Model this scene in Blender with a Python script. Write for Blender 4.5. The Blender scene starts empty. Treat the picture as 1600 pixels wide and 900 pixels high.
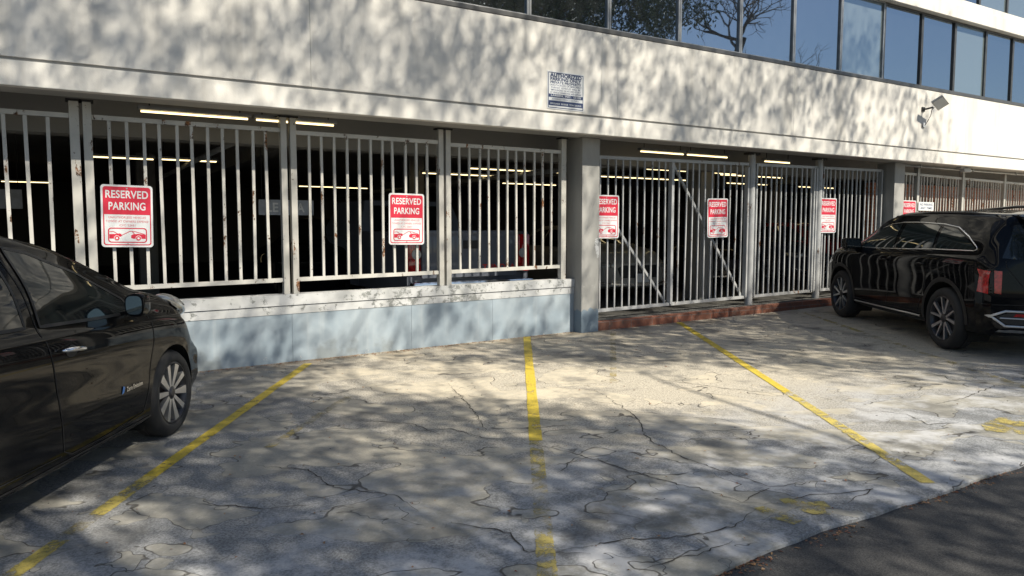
import bpy, bmesh, math, random
from mathutils import Vector, Matrix
from mathutils.bvhtree import BVHTree
from mathutils.geometry import delaunay_2d_cdt
R = math.radians
rnd = random.Random(7)
sc = bpy.context.scene
C = sc.collection

# ---------------------------------------------------------------- camera, sky, sun, exposure
cam = bpy.data.cameras.new('camera'); cam.sensor_width = 36; cam.lens = 36 * 1155 / 1600
cam.clip_end = 1000; cam.clip_start = 0.05
co = bpy.data.objects.new('camera', cam); C.objects.link(co); sc.camera = co
co.location = (0, 0, 1.6); co.rotation_euler = (R(90 - 4.55), 0, R(-31.6))
SUN = Vector((.42, -1, 1.1)).normalized()
w = bpy.data.worlds.new('World'); sc.world = w; w.use_nodes = True
nt = w.node_tree; bg = nt.nodes['Background']; sky = nt.nodes.new('ShaderNodeTexSky')
sky.sky_type = 'NISHITA'; sky.sun_disc = False
sky.sun_elevation = math.asin(SUN.z); sky.sun_rotation = math.atan2(SUN.x, SUN.y)
sky.air_density = 1.0; sky.dust_density = .6; sky.ozone_density = 1.5
nt.links.new(sky.outputs[0], bg.inputs[0]); bg.inputs[1].default_value = .066
sl = bpy.data.lights.new('sun', 'SUN'); sl.energy = 5.0; sl.angle = R(.53); sl.color = (1, .92, .77)
so = bpy.data.objects.new('sun', sl); C.objects.link(so)
so.rotation_euler = SUN.to_track_quat('Z', 'Y').to_euler()
sc.view_settings.view_transform = 'Standard'; sc.view_settings.look = 'None'
sc.view_settings.exposure = 0.72; sc.view_settings.gamma = 1
sc.cycles.max_bounces = 8

# ---------------------------------------------------------------- materials
class N:
    def __init__(s, name):
        s.m = bpy.data.materials.new(name); s.m.use_nodes = True
        s.t = s.m.node_tree; s.b = s.t.nodes['Principled BSDF']; s.out = s.t.nodes['Material Output']
        s.pos = s.n('ShaderNodeNewGeometry').outputs['Position']
    def n(s, typ, **kw):
        o = s.t.nodes.new(typ)
        for k, v in kw.items(): setattr(o, k, v)
        return o
    def lk(s, a, b): s.t.links.new(a, b)
    def setin(s, sock, v):
        if isinstance(v, bpy.types.NodeSocket): s.lk(v, sock)
        else: sock.default_value = v if not isinstance(v, tuple) or len(v) != 3 or sock.type != 'RGBA' else (*v, 1)
    def map(s, scale=(1, 1, 1), rot=(0, 0, 0), src=None):
        m = s.n('ShaderNodeMapping'); s.lk(src or s.pos, m.inputs[0])
        m.inputs['Scale'].default_value = scale; m.inputs['Rotation'].default_value = rot
        return m.outputs[0]
    def noise(s, scale, detail=4, rough=.55, dist=0, vec=None, col=False):
        o = s.n('ShaderNodeTexNoise'); s.lk(vec or s.pos, o.inputs['Vector'])
        o.inputs['Scale'].default_value = scale; o.inputs['Detail'].default_value = detail
        o.inputs['Roughness'].default_value = rough; o.inputs['Distortion'].default_value = dist
        return o.outputs[1 if col else 0]
    def ramp(s, v, a, b, lo=0., hi=1.):
        o = s.n('ShaderNodeMapRange'); s.lk(v, o.inputs[0]); o.interpolation_type = 'SMOOTHSTEP'
        o.inputs[1].default_value = a; o.inputs[2].default_value = b
        o.inputs[3].default_value = lo; o.inputs[4].default_value = hi
        return o.outputs[0]
    def math(s, op, a, b=0.):
        o = s.n('ShaderNodeMath', operation=op); s.setin(o.inputs[0], a); s.setin(o.inputs[1], b)
        return o.outputs[0]
    def mix(s, f, a, b):
        o = s.n('ShaderNodeMix', data_type='RGBA'); s.setin(o.inputs[0], f)
        s.setin(o.inputs[6], a); s.setin(o.inputs[7], b); return o.outputs[2]
    def xyz(s):
        o = s.n('ShaderNodeSeparateXYZ'); s.lk(s.pos, o.inputs[0]); return o.outputs
    def col(s, v): s.setin(s.b.inputs['Base Color'], v); return s
    def rgh(s, v): s.setin(s.b.inputs['Roughness'], v); return s
    def bump(s, h, st=.3, d=.01):
        o = s.n('ShaderNodeBump'); s.lk(h, o.inputs['Height'])
        o.inputs['Strength'].default_value = st; o.inputs['Distance'].default_value = d
        s.lk(o.outputs[0], s.b.inputs['Normal']); return s
def simple(name, c, r=.5, metal=0, coat=0, var=.12, vs=6., spec=.5):
    k = N(name); n = k.noise(vs, 3)
    k.col(k.mix(k.ramp(n, .35, .65), tuple(x * (1 - var) for x in c), tuple(min(1, x * (1 + var)) for x in c)))
    k.rgh(r); k.b.inputs['Metallic'].default_value = metal; k.b.inputs['Coat Weight'].default_value = coat
    k.b.inputs['Coat Roughness'].default_value = .03; k.b.inputs['Specular IOR Level'].default_value = spec
    return k.m
M = {}
M['rubber'] = simple('rubber', (.018, .018, .019), .75)
M['black'] = simple('black_plastic', (.012, .012, .013), .55)
M['void'] = simple('wheel_arch_liner', (.006, .006, .006), .9)
M['chrome'] = simple('chrome', (.75, .76, .78), .12, 1, var=.04)
M['alloy'] = simple('alloy', (.55, .56, .58), .3, .85, var=.05)
M['alloy_dark'] = simple('dark_alloy', (.05, .05, .055), .35, .6)
M['steel'] = simple('galvanised_steel', (.42, .43, .43), .45, .5)
M['glass_dark'] = simple('tinted_car_glass', (.008, .011, .012), .03, 0, spec=.8, var=.02)
M['glass_clear'] = simple('lamp_glass', (.42, .42, .40), .06, .4, 1, var=.2, vs=14)
M['red_lens'] = simple('red_lens', (.38, .008, .010), .12, 0, 1, var=.35, vs=20)
M['white_plate'] = simple('white_sign_paint', (.60, .62, .64), .35, var=.03)
M['red_sign'] = simple('red_sign_paint', (.50, .018, .045), .4, var=.05)
M['navy_sign'] = simple('navy_sign_paint', (.022, .04, .11), .4, var=.05)
M['dark_seam'] = simple('dark_seam', (.006, .006, .007), .8)
M['cable'] = simple('cable', (.03, .03, .03), .6)
M['mirror'] = simple('mirror_glass', (.6, .68, .62), .02, 1, var=.01)
M['orange'] = simple('amber_lens', (.7, .17, .02), .3)
def paint(name, c, coat=.6, rough=.6, dust=.0, dustc=(.045, .042, .038)):
    k = N(name); n = k.noise(2.2, 4, .6); g = k.noise(90, 2)
    f = k.math('MULTIPLY', k.ramp(n, .3, .8), dust)
    k.col(k.mix(f, c, dustc)); k.rgh(rough)
    k.b.inputs['Coat Weight'].default_value = coat; k.b.inputs['Specular IOR Level'].default_value = .02
    k.setin(k.b.inputs['Coat Roughness'], k.ramp(n, .3, .75, .015, .02 + dust * .5))
    return k.m
M['car_black'] = paint('black_brown_car_paint', (.0045, .0045, .0048), dust=.06)
M['suv_black'] = paint('black_car_paint', (.002, .0025, .004), coat=.5, dust=.05)
M['truck_paint'] = paint('dark_grey_truck_paint', (.14, .155, .19))
M['silver_paint'] = paint('silver_car_paint', (.38, .37, .34), rough=.3)
M['red_paint'] = paint('red_car_paint', (.4, .02, .02))
M['blue_paint'] = paint('navy_car_paint', (.012, .02, .045))

def fence_paint(name, base=(.50, .49, .46), rust=.5):
    k = N(name)
    a = k.noise(9, 5, .65, 0, k.map((1, 1, .35))); b = k.noise(38, 4, .7)
    f = k.ramp(k.math('ADD', a, k.math('MULTIPLY', b, .35)), .86 - .1 * rust, .90 - .1 * rust)
    r = k.mix(k.ramp(b, .45, .6), (.26, .11, .04), (.05, .032, .022))
    grime = k.mix(k.ramp(k.noise(3, 4), .4, .75), base, tuple(x * .78 for x in base))
    k.col(k.mix(f, grime, r)); k.rgh(k.ramp(f, 0, 1, .42, .85)); k.bump(f, .4, .002); return k.m
M['fence'] = fence_paint('chipped_white_fence_paint', rust=.75)
M['gate'] = fence_paint('white_gate_paint', (.40, .41, .42), rust=.35)
M['post'] = fence_paint('rust_streaked_post_paint', (.45, .44, .41), rust=.7)

k = N('off_white_stucco'); n = k.noise(1.3, 6, .6); f = k.noise(70, 3, .6)
st = k.noise(2.0, 4, .6, 0, k.map((2.2, 1, .25)))
c = k.mix(k.ramp(n, .3, .7), (.60, .585, .55), (.68, .665, .63))
k.col(k.mix(k.ramp(st, .48, .78, 0, .6), c, (.46, .44, .40))); k.rgh(.8); k.bump(f, .25, .004); M['stucco'] = k.m
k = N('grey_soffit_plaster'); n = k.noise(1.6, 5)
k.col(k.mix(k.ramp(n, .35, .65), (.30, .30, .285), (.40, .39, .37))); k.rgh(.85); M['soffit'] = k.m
k = N('groove_paint'); k.col((.34, .33, .31)); k.rgh(.8); M['groove'] = k.m
k = N('column_paint'); n = k.noise(2, 6, .65, 0, k.map((1, 1, .4))); v = k.noise(7, 5, .7)
z = k.xyz()[2]
c = k.mix(k.ramp(n, .3, .7), (.27, .27, .26), (.36, .355, .34))
edge = k.math('ADD', z, k.math('MULTIPLY', v, .25))
c = k.mix(k.ramp(edge, .60, .62), (.16, .21, .26), c)
c = k.mix(k.ramp(v, .70, .715), c, (.50, .52, .52)); c = k.mix(k.ramp(k.noise(24, 3), .74, .76), c, (.08, .08, .075))
k.col(c); k.rgh(.75); k.bump(n, .3, .01); M['column'] = k.m
k = N('blue_painted_concrete'); n = k.noise(1.8, 5, .6); s = k.noise(3, 5, .6, 0, k.map((3, 1, .2))); v = k.noise(8, 6, .75)
z = k.xyz()[2]
low = k.ramp(z, .12, .45, .09, 0)
chip = k.ramp(k.math('ADD', v, low), .71, .725)
c = k.mix(k.ramp(n, .3, .7), (.24, .30, .355), (.32, .375, .42)); c = k.mix(k.ramp(s, .5, .8, 0, .5), c, (.42, .46, .48))
c = k.mix(k.ramp(k.math('ADD', n, low), .62, .72, 0, .6), c, (.20, .22, .22))
k.col(k.mix(chip, c, (.50, .50, .48))); k.rgh(.7); k.bump(v, .2, .004); M['bluewall'] = k.m
k = N('peeling_white_paint'); v = k.noise(11, 7, .8, .3); big = k.noise(1.4, 3)
f = k.ramp(k.math('ADD', v, k.math('MULTIPLY', big, .35)), .735, .75)
c = k.mix(k.ramp(k.noise(4, 4), .35, .7), (.52, .53, .54), (.42, .43, .43))
k.col(k.mix(f, c, k.mix(k.noise(40, 3), (.14, .15, .15), (.30, .31, .30)))); k.rgh(.75); k.bump(f, .5, .003); M['peel'] = k.m
k = N('red_brick_kerb'); br = k.n('ShaderNodeTexBrick')
cx = k.n('ShaderNodeCombineXYZ'); X = k.xyz(); k.lk(X[0], cx.inputs[0]); k.lk(X[2], cx.inputs[1]); k.lk(cx.outputs[0], br.inputs[0])
br.inputs['Color1'].default_value = (.27, .10, .06, 1); br.inputs['Color2'].default_value = (.17, .075, .05, 1)
br.inputs['Mortar'].default_value = (.20, .14, .12, 1); br.inputs['Scale'].default_value = 1
br.inputs['Brick Width'].default_value = .40; br.inputs['Row Height'].default_value = .3; br.inputs['Mortar Size'].default_value = .006
k.col(k.mix(k.ramp(k.noise(7, 5, .7), .5, .68), br.outputs[0], (.10, .07, .06))); k.rgh(.8); M['brick'] = k.m
k = N('orange_brown_brick'); br = k.n('ShaderNodeTexBrick')
cx = k.n('ShaderNodeCombineXYZ'); X = k.xyz(); k.lk(X[0], cx.inputs[0]); k.lk(X[2], cx.inputs[1]); k.lk(cx.outputs[0], br.inputs[0])
br.inputs['Color1'].default_value = (.42, .14, .06, 1); br.inputs['Color2'].default_value = (.30, .10, .05, 1)  # orange-brown bricks in two tones of their own
br.inputs['Mortar'].default_value = (.36, .26, .20, 1); br.inputs['Scale'].default_value = 1
br.inputs['Brick Width'].default_value = .21; br.inputs['Row Height'].default_value = .075; br.inputs['Mortar Size'].default_value = .008
k.col(br.outputs[0]); k.rgh(.85); M['brickwall'] = k.m
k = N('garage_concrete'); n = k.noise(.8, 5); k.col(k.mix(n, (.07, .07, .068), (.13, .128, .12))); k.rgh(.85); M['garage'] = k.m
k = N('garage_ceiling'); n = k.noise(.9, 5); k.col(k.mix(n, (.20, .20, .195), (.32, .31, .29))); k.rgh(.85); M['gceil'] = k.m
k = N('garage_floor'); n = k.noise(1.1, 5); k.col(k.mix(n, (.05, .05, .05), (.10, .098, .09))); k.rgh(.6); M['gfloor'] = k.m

# office glass: dark reflective float glass
def office_glass(name, tint, inner, mixf):
    k = N(name); k.col(inner); k.rgh(.4)
    g = k.n('ShaderNodeBsdfGlossy'); g.inputs[0].default_value = (*tint, 1); g.inputs['Roughness'].default_value = .015
    wv = k.noise(.55, 2); bp = k.n('ShaderNodeBump'); k.lk(wv, bp.inputs['Height']); bp.inputs['Strength'].default_value = .05; bp.inputs['Distance'].default_value = .05
    k.lk(bp.outputs[0], g.inputs['Normal'])
    mx = k.n('ShaderNodeMixShader'); mx.inputs[0].default_value = mixf
    k.lk(k.b.outputs[0], mx.inputs[1]); k.lk(g.outputs[0], mx.inputs[2]); k.lk(mx.outputs[0], k.out.inputs[0]); return k.m
M['window'] = office_glass('reflective_office_glass', (.40, .47, .55), (.008, .011, .016), .72)
M['window_blind'] = office_glass('office_glass_with_blind', (.36, .46, .56), (.17, .21, .22), .5)
M['frame'] = simple('bronze_window_frame', (.10, .10, .10), .4, .5)
M['frame_light'] = simple('aluminium_frame', (.28, .29, .30), .4, .6)

# concrete lot
k = N('patched_concrete'); X = k.xyz()
uv = k.map((1, 1, 1), (0, 0, R(31.6)))
warp = k.noise(1.1, 4, .6, 0, uv, True)
vm = k.n('ShaderNodeVectorMath', operation='SCALE'); k.lk(warp, vm.inputs[0]); vm.inputs[3].default_value = .55
va = k.n('ShaderNodeVectorMath', operation='ADD'); k.lk(uv, va.inputs[0]); k.lk(vm.outputs[0], va.inputs[1])
uvw = va.outputs[0]
def sc_(vec, s3): m = k.n('ShaderNodeMapping'); k.lk(vec, m.inputs[0]); m.inputs['Scale'].default_value = s3; return m.outputs[0]
pn = k.noise(1.95, 1.5, .45, .25, sc_(uvw, (.62, 1.25, 1)))
pn2 = k.noise(4.2, 1.5, .45, .3, sc_(uvw, (.7, 1.2, 1)))
pd = k.math('ABSOLUTE', k.math('SUBTRACT', pn, .52)); pd2 = k.math('ABSOLUTE', k.math('SUBTRACT', pn2, .66))
patch = k.math('MAXIMUM', k.ramp(pn, .515, .525), k.ramp(pn2, .655, .665))
brk = k.ramp(k.noise(1.7, 3), .42, .54)
edge = k.math('MAXIMUM', k.ramp(pd, .0015, .006, 1, 0), k.ramp(pd2, .0012, .006, 1, 0))
edge = k.math('MULTIPLY', edge, brk)
big = k.noise(.45, 4, .6); fine = k.noise(75, 3, .75); fine2 = k.noise(190, 2, .7); med = k.noise(5, 6, .7, .4); blot = k.noise(1.9, 5, .62)
# left and near shade put in as darker, bluer tone: warm thin coat over a grey, stony base; whitish towards the drive
far = k.math('MULTIPLY', k.ramp(k.math('ADD', X[1], k.math('MULTIPLY', big, 1.6)), 3.6, 5.6), k.ramp(k.math('ADD', X[0], k.math('MULTIPLY', big, 1.5)), 1.6, 3.9, .15, 1))
smooth_c = k.mix(far, (.27, .265, .24), (.55, .49, .38))
smooth_c = k.mix(k.ramp(med, .35, .7, 0, .5), smooth_c, (.21, .205, .19)); smooth_c = k.mix(k.ramp(fine, .45, .7, 0, .35), smooth_c, (.15, .148, .14)); smooth_c = k.mix(k.ramp(k.noise(22, 4, .7), .52, .72, 0, .5), smooth_c, (.42, .41, .37))
rough_c = k.mix(k.ramp(fine, .35, .66), (.11, .118, .128), (.27, .28, .295))
rough_c = k.mix(far, rough_c, k.mix(k.ramp(fine, .35, .62), (.24, .22, .185), (.52, .475, .39)))
rough_c = k.mix(k.ramp(fine2, .62, .74, 0, .5), rough_c, (.45, .45, .44))
c = k.mix(patch, rough_c, smooth_c)
c = k.mix(k.ramp(blot, .50, .68, 0, .7), c, (.12, .118, .11))
salt = k.math('MULTIPLY', k.ramp(X[1], 5.0, 2.6, 0, .75), k.ramp(k.noise(2.6, 6, .7), .42, .64))
c = k.mix(salt, c, (.50, .51, .54))
rim = k.math('MULTIPLY', k.ramp(X[1], 7.3, 8.25, 0, .6), k.ramp(k.noise(2.2, 5, .6), .38, .6))
c = k.mix(rim, c, (.17, .125, .075))
oil = k.ramp(k.noise(.9, 4, .6, .5, k.map((1.3, .8, 1), (0, 0, R(31)))), .62, .72, 0, .55)
c = k.mix(oil, c, (.09, .09, .088))
c = k.mix(k.math('MULTIPLY', edge, .85), c, (.05, .045, .04))
c = k.mix(k.ramp(k.noise(13, 3, .5), .75, .765), c, (.05, .048, .045))
k.col(c); k.rgh(.85)
h = k.math('ADD', k.math('MULTIPLY', patch, .5), k.math('MULTIPLY', fine, .55)); h = k.math('SUBTRACT', h, edge)
k.bump(h, .55, .006); M['lot'] = k.m
k = N('asphalt'); f = k.noise(110, 3, .8); g = k.noise(300, 2, .6); b = k.noise(1.2, 5, .6)
c = k.mix(k.ramp(f, .35, .68), (.028, .028, .030), (.085, .085, .087)); c = k.mix(k.ramp(g, .66, .72), c, (.22, .21, .20))
k.col(k.mix(k.ramp(b, .5, .75, 0, .4), c, (.095, .09, .085))); k.rgh(.9); k.bump(f, .8, .008); M['asphalt'] = k.m
def worn(name, col, lo, hi, dirt=(.20, .17, .08)):
    k = N(name); a = k.noise(6, 6, .75, .4); b = k.noise(60, 3, .7)
    f = k.ramp(k.math('ADD', a, k.math('MULTIPLY', k.math('SUBTRACT', b, .5), .35)), lo, hi)
    k.col(k.mix(k.ramp(b, .35, .7, 0, .5), col, dirt)); k.rgh(.7)
    tr = k.n('ShaderNodeBsdfTransparent'); mx = k.n('ShaderNodeMixShader'); k.lk(f, mx.inputs[0])
    k.lk(tr.outputs[0], mx.inputs[1]); k.lk(k.b.outputs[0], mx.inputs[2]); k.lk(mx.outputs[0], k.out.inputs[0]); return k.m
M['yellow'] = worn('yellow_line_paint', (.60, .45, .035), .33, .45)
M['yellow_worn'] = worn('worn_yellow_line_paint', (.44, .36, .10), .42, .62)
M['yellow_faded'] = worn('faded_yellow_line_paint', (.52, .42, .10), .36, .54)
M['yellow_ghost'] = worn('nearly_gone_yellow_paint', (.44, .35, .12), .42, .75, (.27, .24, .15))
M['crack'] = simple('crack', (.05, .045, .04), .95)
def leafmat(name, c):
    k = N(name); n = k.noise(3, 2); k.col(k.mix(n, c, tuple(x * 1.9 for x in c))); k.rgh(.5)
    k.b.inputs['Transmission Weight'].default_value = 0; return k.m
M['leaf'] = leafmat('green_leaves', (.035, .055, .018)); M['bark'] = simple('bark', (.10, .08, .06), .9, var=.4)
def emis(name, c, s):
    k = N(name); k.col(c); k.setin(k.b.inputs['Emission Color'], c); k.b.inputs['Emission Strength'].default_value = s; return k.m
M['tube'] = emis('lit_fluorescent_tube', (1, .78, .40), 2.0)

# ---------------------------------------------------------------- mesh helpers
class MB:
    def __init__(s): s.v = []; s.f = []; s.mi = []; s.cur = 0
    def add(s, vs, fs):
        o = len(s.v); s.v += [tuple(v) for v in vs]; s.f += [tuple(i + o for i in f) for f in fs]; s.mi += [s.cur] * len(fs); return s
    def box(s, a, b, bev=0):
        x0, y0, z0 = a; x1, y1, z1 = b
        if not bev:
            return s.add([(x0,y0,z0),(x1,y0,z0),(x1,y1,z0),(x0,y1,z0),(x0,y0,z1),(x1,y0,z1),(x1,y1,z1),(x0,y1,z1)],
                  [(0,3,2,1),(4,5,6,7),(0,1,5,4),(1,2,6,5),(2,3,7,6),(3,0,4,7)])
        bm = bmesh.new(); bmesh.ops.create_cube(bm, size=1)
        bmesh.ops.scale(bm, vec=(x1-x0, y1-y0, z1-z0), verts=bm.verts)
        bmesh.ops.translate(bm, vec=((x0+x1)/2, (y0+y1)/2, (z0+z1)/2), verts=bm.verts)
        bmesh.ops.bevel(bm, geom=bm.edges[:], offset=bev, segments=2, affect='EDGES', profile=.6)
        bm.verts.index_update(); s.add([v.co[:] for v in bm.verts], [[v.index for v in f.verts] for f in bm.faces]); bm.free(); return s
    def hexa(s, p):   # 8 points: bottom 4, top 4
        return s.add(p, [(0,3,2,1),(4,5,6,7),(0,1,5,4),(1,2,6,5),(2,3,7,6),(3,0,4,7)])
    def tube(s, pts, r, n=8, cap=True, rs=None):
        pts = [Vector(p) for p in pts]; rings = []
        for i, p in enumerate(pts):
            d = (pts[min(i+1, len(pts)-1)] - pts[max(i-1, 0)]).normalized()
            a = d.cross(Vector((0,0,1)) if abs(d.z) < .9 else Vector((1,0,0))).normalized(); b = d.cross(a)
            rr = rs[i] if rs else r
            rings.append([p + a*math.cos(2*math.pi*j/n)*rr + b*math.sin(2*math.pi*j/n)*rr for j in range(n)])
        vs = [v for r_ in rings for v in r_]; fs = []
        for i in range(len(pts)-1):
            for j in range(n): fs.append((i*n+j, i*n+(j+1)%n, (i+1)*n+(j+1)%n, (i+1)*n+j))
        if cap: fs += [tuple(range(n))[::-1], tuple(range((len(pts)-1)*n, len(pts)*n))]
        return s.add(vs, fs)
    def bar(s, a, b, wx, wy):  # rectangular bar between points
        a = Vector(a); b = Vector(b); d = (b-a).normalized()
        u = d.cross(Vector((0,1,0))); u = u.normalized() if u.length > .1 else Vector((1,0,0)); v = d.cross(u).normalized()
        q = [(-1,-1),(1,-1),(1,1),(-1,1)]
        return s.hexa([a+u*wx/2*i+v*wy/2*j for i,j in q] + [b+u*wx/2*i+v*wy/2*j for i,j in q])
    def prism(s, poly, y0, y1):   # poly in (x,z)
        n = len(poly); return s.add([(x,y0,z) for x,z in poly]+[(x,y1,z) for x,z in poly],
            [tuple(range(n)), tuple(range(n,2*n))[::-1]] + [(i, i+n, (i+1)%n+n, (i+1)%n) for i in range(n)])
    def build(s, name, mat, parent=None, smooth=False, angle=None, loc=None):
        me = bpy.data.meshes.new(name); me.from_pydata(s.v, [], s.f)
        for m in (mat if isinstance(mat, list) else [mat]): me.materials.append(m)
        bm = bmesh.new(); bm.from_mesh(me); bmesh.ops.recalc_face_normals(bm, faces=bm.faces); bm.to_mesh(me); bm.free()
        if isinstance(mat, list):
            for p, i in zip(me.polygons, s.mi): p.material_index = i
        if smooth or angle:
            for p in me.polygons: p.use_smooth = True
            if angle: me.set_sharp_from_angle(angle=R(angle))
        o = bpy.data.objects.new(name, me); C.objects.link(o); o.parent = parent
        if loc: o.location = loc
        return o
def tag(o, label=None, cat=None, group=None, kind=None):
    if label: o['label'] = label
    if cat: o['category'] = cat
    if group: o['group'] = group
    if kind: o['kind'] = kind
    return o
def empty(name, loc=(0,0,0), rz=0):
    o = bpy.data.objects.new(name, None); C.objects.link(o); o.location = loc; o.rotation_euler = (0,0,rz); o.empty_display_size = .1; return o
def gz(x, y): return .014*x + .0115*y
_tcache = {}
def text_mesh(body, size, fw=None, bold=0.):
    key = (body, size, fw, bold)
    if key in _tcache: return _tcache[key]
    cu = bpy.data.curves.new('t', 'FONT'); cu.body = body; cu.size = size; cu.align_x = 'CENTER'; cu.align_y = 'CENTER'; cu.offset = bold
    cu.extrude = .0006; cu.space_character = 1.05
    o = bpy.data.objects.new('t', cu); C.objects.link(o); dg = bpy.context.evaluated_depsgraph_get()
    me = bpy.data.meshes.new_from_object(o.evaluated_get(dg)); bpy.data.objects.remove(o)
    vs = [v.co.copy() for v in me.vertices]; fs = [tuple(p.vertices) for p in me.polygons]
    xs = [v.x for v in vs]; ys = [v.y for v in vs]; cx = (min(xs)+max(xs))/2; cy = (min(ys)+max(ys))/2
    k = (fw/(max(xs)-min(xs))) if fw else 1
    _tcache[key] = ([((v.x-cx)*k, v.y-cy, v.z) for v in vs], fs); return _tcache[key]
def put_text(mb, body, size, cx, cz, y, fw=None, bold=0., flip=False):
    vs, fs = text_mesh(body, size, fw, bold)
    mb.add([(cx+(-x if flip else x), y - z, cz+h) for x, h, z in vs], fs)

# ---------------------------------------------------------------- ground
def sheet(name, x0, x1, y0, y1, dz, mat, nx=1, ny=1):
    mb = MB(); vs = []; fs = []
    for j in range(ny+1):
        for i in range(nx+1):
            x = x0+(x1-x0)*i/nx; y = y0+(y1-y0)*j/ny; vs.append((x, y, gz(x, y)+dz))
    for j in range(ny):
        for i in range(nx): a = j*(nx+1)+i; fs.append((a, a+1, a+nx+2, a+nx+1))
    mb.add(vs, fs); return mb.build(name, mat)
EDGE = 2.27
tag(sheet('ground', -300, 300, -300, 300, -.06, M['asphalt']), kind='structure')
tag(sheet('driveway', -40, 60, -30, EDGE+.05, -.022, M['asphalt']), kind='structure')
mb = MB(); n = 240; r2 = random.Random(3); vs = []; fs = []
xs = [-14+i*(50/n) for i in range(n+1)]; wob = 0
for i, x in enumerate(xs):
    wob = wob*.8 + r2.uniform(-.02, .02); y = EDGE + wob
    vs += [(x, y, gz(x,y)-.05), (x, y, gz(x,y)-.006), (x, y+.02, gz(x,y)), (x, 8.32, gz(x,8.32))]
for i in range(n):
    for j in range(3): a = i*4+j; fs.append((a, a+4, a+5, a+1))
mb.add(vs, fs); tag(mb.build('parking_lot', M['lot']), kind='structure')

def ribbon(mb, pts, ws, dz):
    L = []; 
    for i, p in enumerate(pts):
        a = pts[max(i-1,0)]; b = pts[min(i+1,len(pts)-1)]; dx, dy = b[0]-a[0], b[1]-a[1]; l = math.hypot(dx,dy) or 1
        nx, ny = -dy/l, dx/l; wd = ws[i]/2
        for s_ in (1,-1): x = p[0]+nx*wd*s_; y = p[1]+ny*wd*s_; L.append((x, y, gz(x,y)+dz))
    mb.add(L, [(2*i, 2*i+1, 2*i+3, 2*i+2) for i in range(len(pts)-1)])
def line(name, a, b, wd, mat, t0=0, t1=1, dz=.004):
    mb = MB(); pts = []
    for i in range(41):
        t = t0+(t1-t0)*i/40; pts.append((a[0]+(b[0]-a[0])*t, a[1]+(b[1]-a[1])*t))
    ribbon(mb, pts, [wd*.86*rnd.uniform(.92,1.06) for _ in pts], dz); return tag(mb.build(name, mat), kind='structure')
line('painted_line', (2.3, 8.02), (-0.219, 3.948), .108, M['yellow'], 0, 0.74)
line('painted_line', (2.3, 8.02), (-0.219, 3.948), .108, M['yellow_faded'], 0.74, 0.865)
line('painted_line', (2.3, 8.02), (-0.219, 3.948), .108, M['yellow_ghost'], 0.865, 0.93)
line('painted_line', (2.3, 8.02), (-0.219, 3.948), .108, M['yellow_faded'], 0.93, 1.12)
line('painted_line', (5.29, 8.22), (1.822, 2.659), .108, M['yellow'], 0, 0.7)
line('painted_line', (5.29, 8.22), (1.822, 2.659), .108, M['yellow_worn'], 0.7, 0.81)
line('painted_line', (5.29, 8.22), (1.822, 2.659), .108, M['yellow_ghost'], 0.81, 0.93)
line('painted_line', (5.29, 8.22), (1.822, 2.659), .108, M['yellow_worn'], 0.93, 1.08)
line('painted_line', (7.90,8.06), (4.371,2.367), .105, M['yellow'], 0, .66)
line('painted_line', (7.90,8.06), (4.371,2.367), .105, M['yellow_faded'], .66, 1.0)
line('painted_line', (10.6,8.1), (7.50,3.15), .10, M['yellow_worn'], 0, .42)
line('painted_line', (10.6,8.1), (7.50,3.15), .10, M['yellow_ghost'], .42, 1)
line('painted_line', (2.17,6.32), (1.2,5.2), .08, M['yellow_ghost'])
line('painted_line', (6.46,7.85), (4.51,5.47), .08, M['yellow_ghost'])
for nm, P in (('painted_mark', [(3.19,2.66),(3.25,2.65),(3.30,2.50),(3.27,2.41),(3.19,2.40),(3.16,2.52)]),
              ('painted_mark', [(3.41,2.67),(3.49,2.65),(3.50,2.56),(3.60,2.52),(3.55,2.43),(3.49,2.44),(3.47,2.38),(3.39,2.43),(3.36,2.55)]),
              ('painted_mark', [(5.78,2.72),(5.94,2.84),(6.25,2.86),(6.45,2.72),(6.25,2.56),(5.95,2.50)])):
    mb = MB(); mb.add([(x,y,gz(x,y)+.0045) for x,y in P], [tuple(range(len(P)))]); tag(mb.build(nm, M['yellow_worn']), kind='structure')

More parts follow.
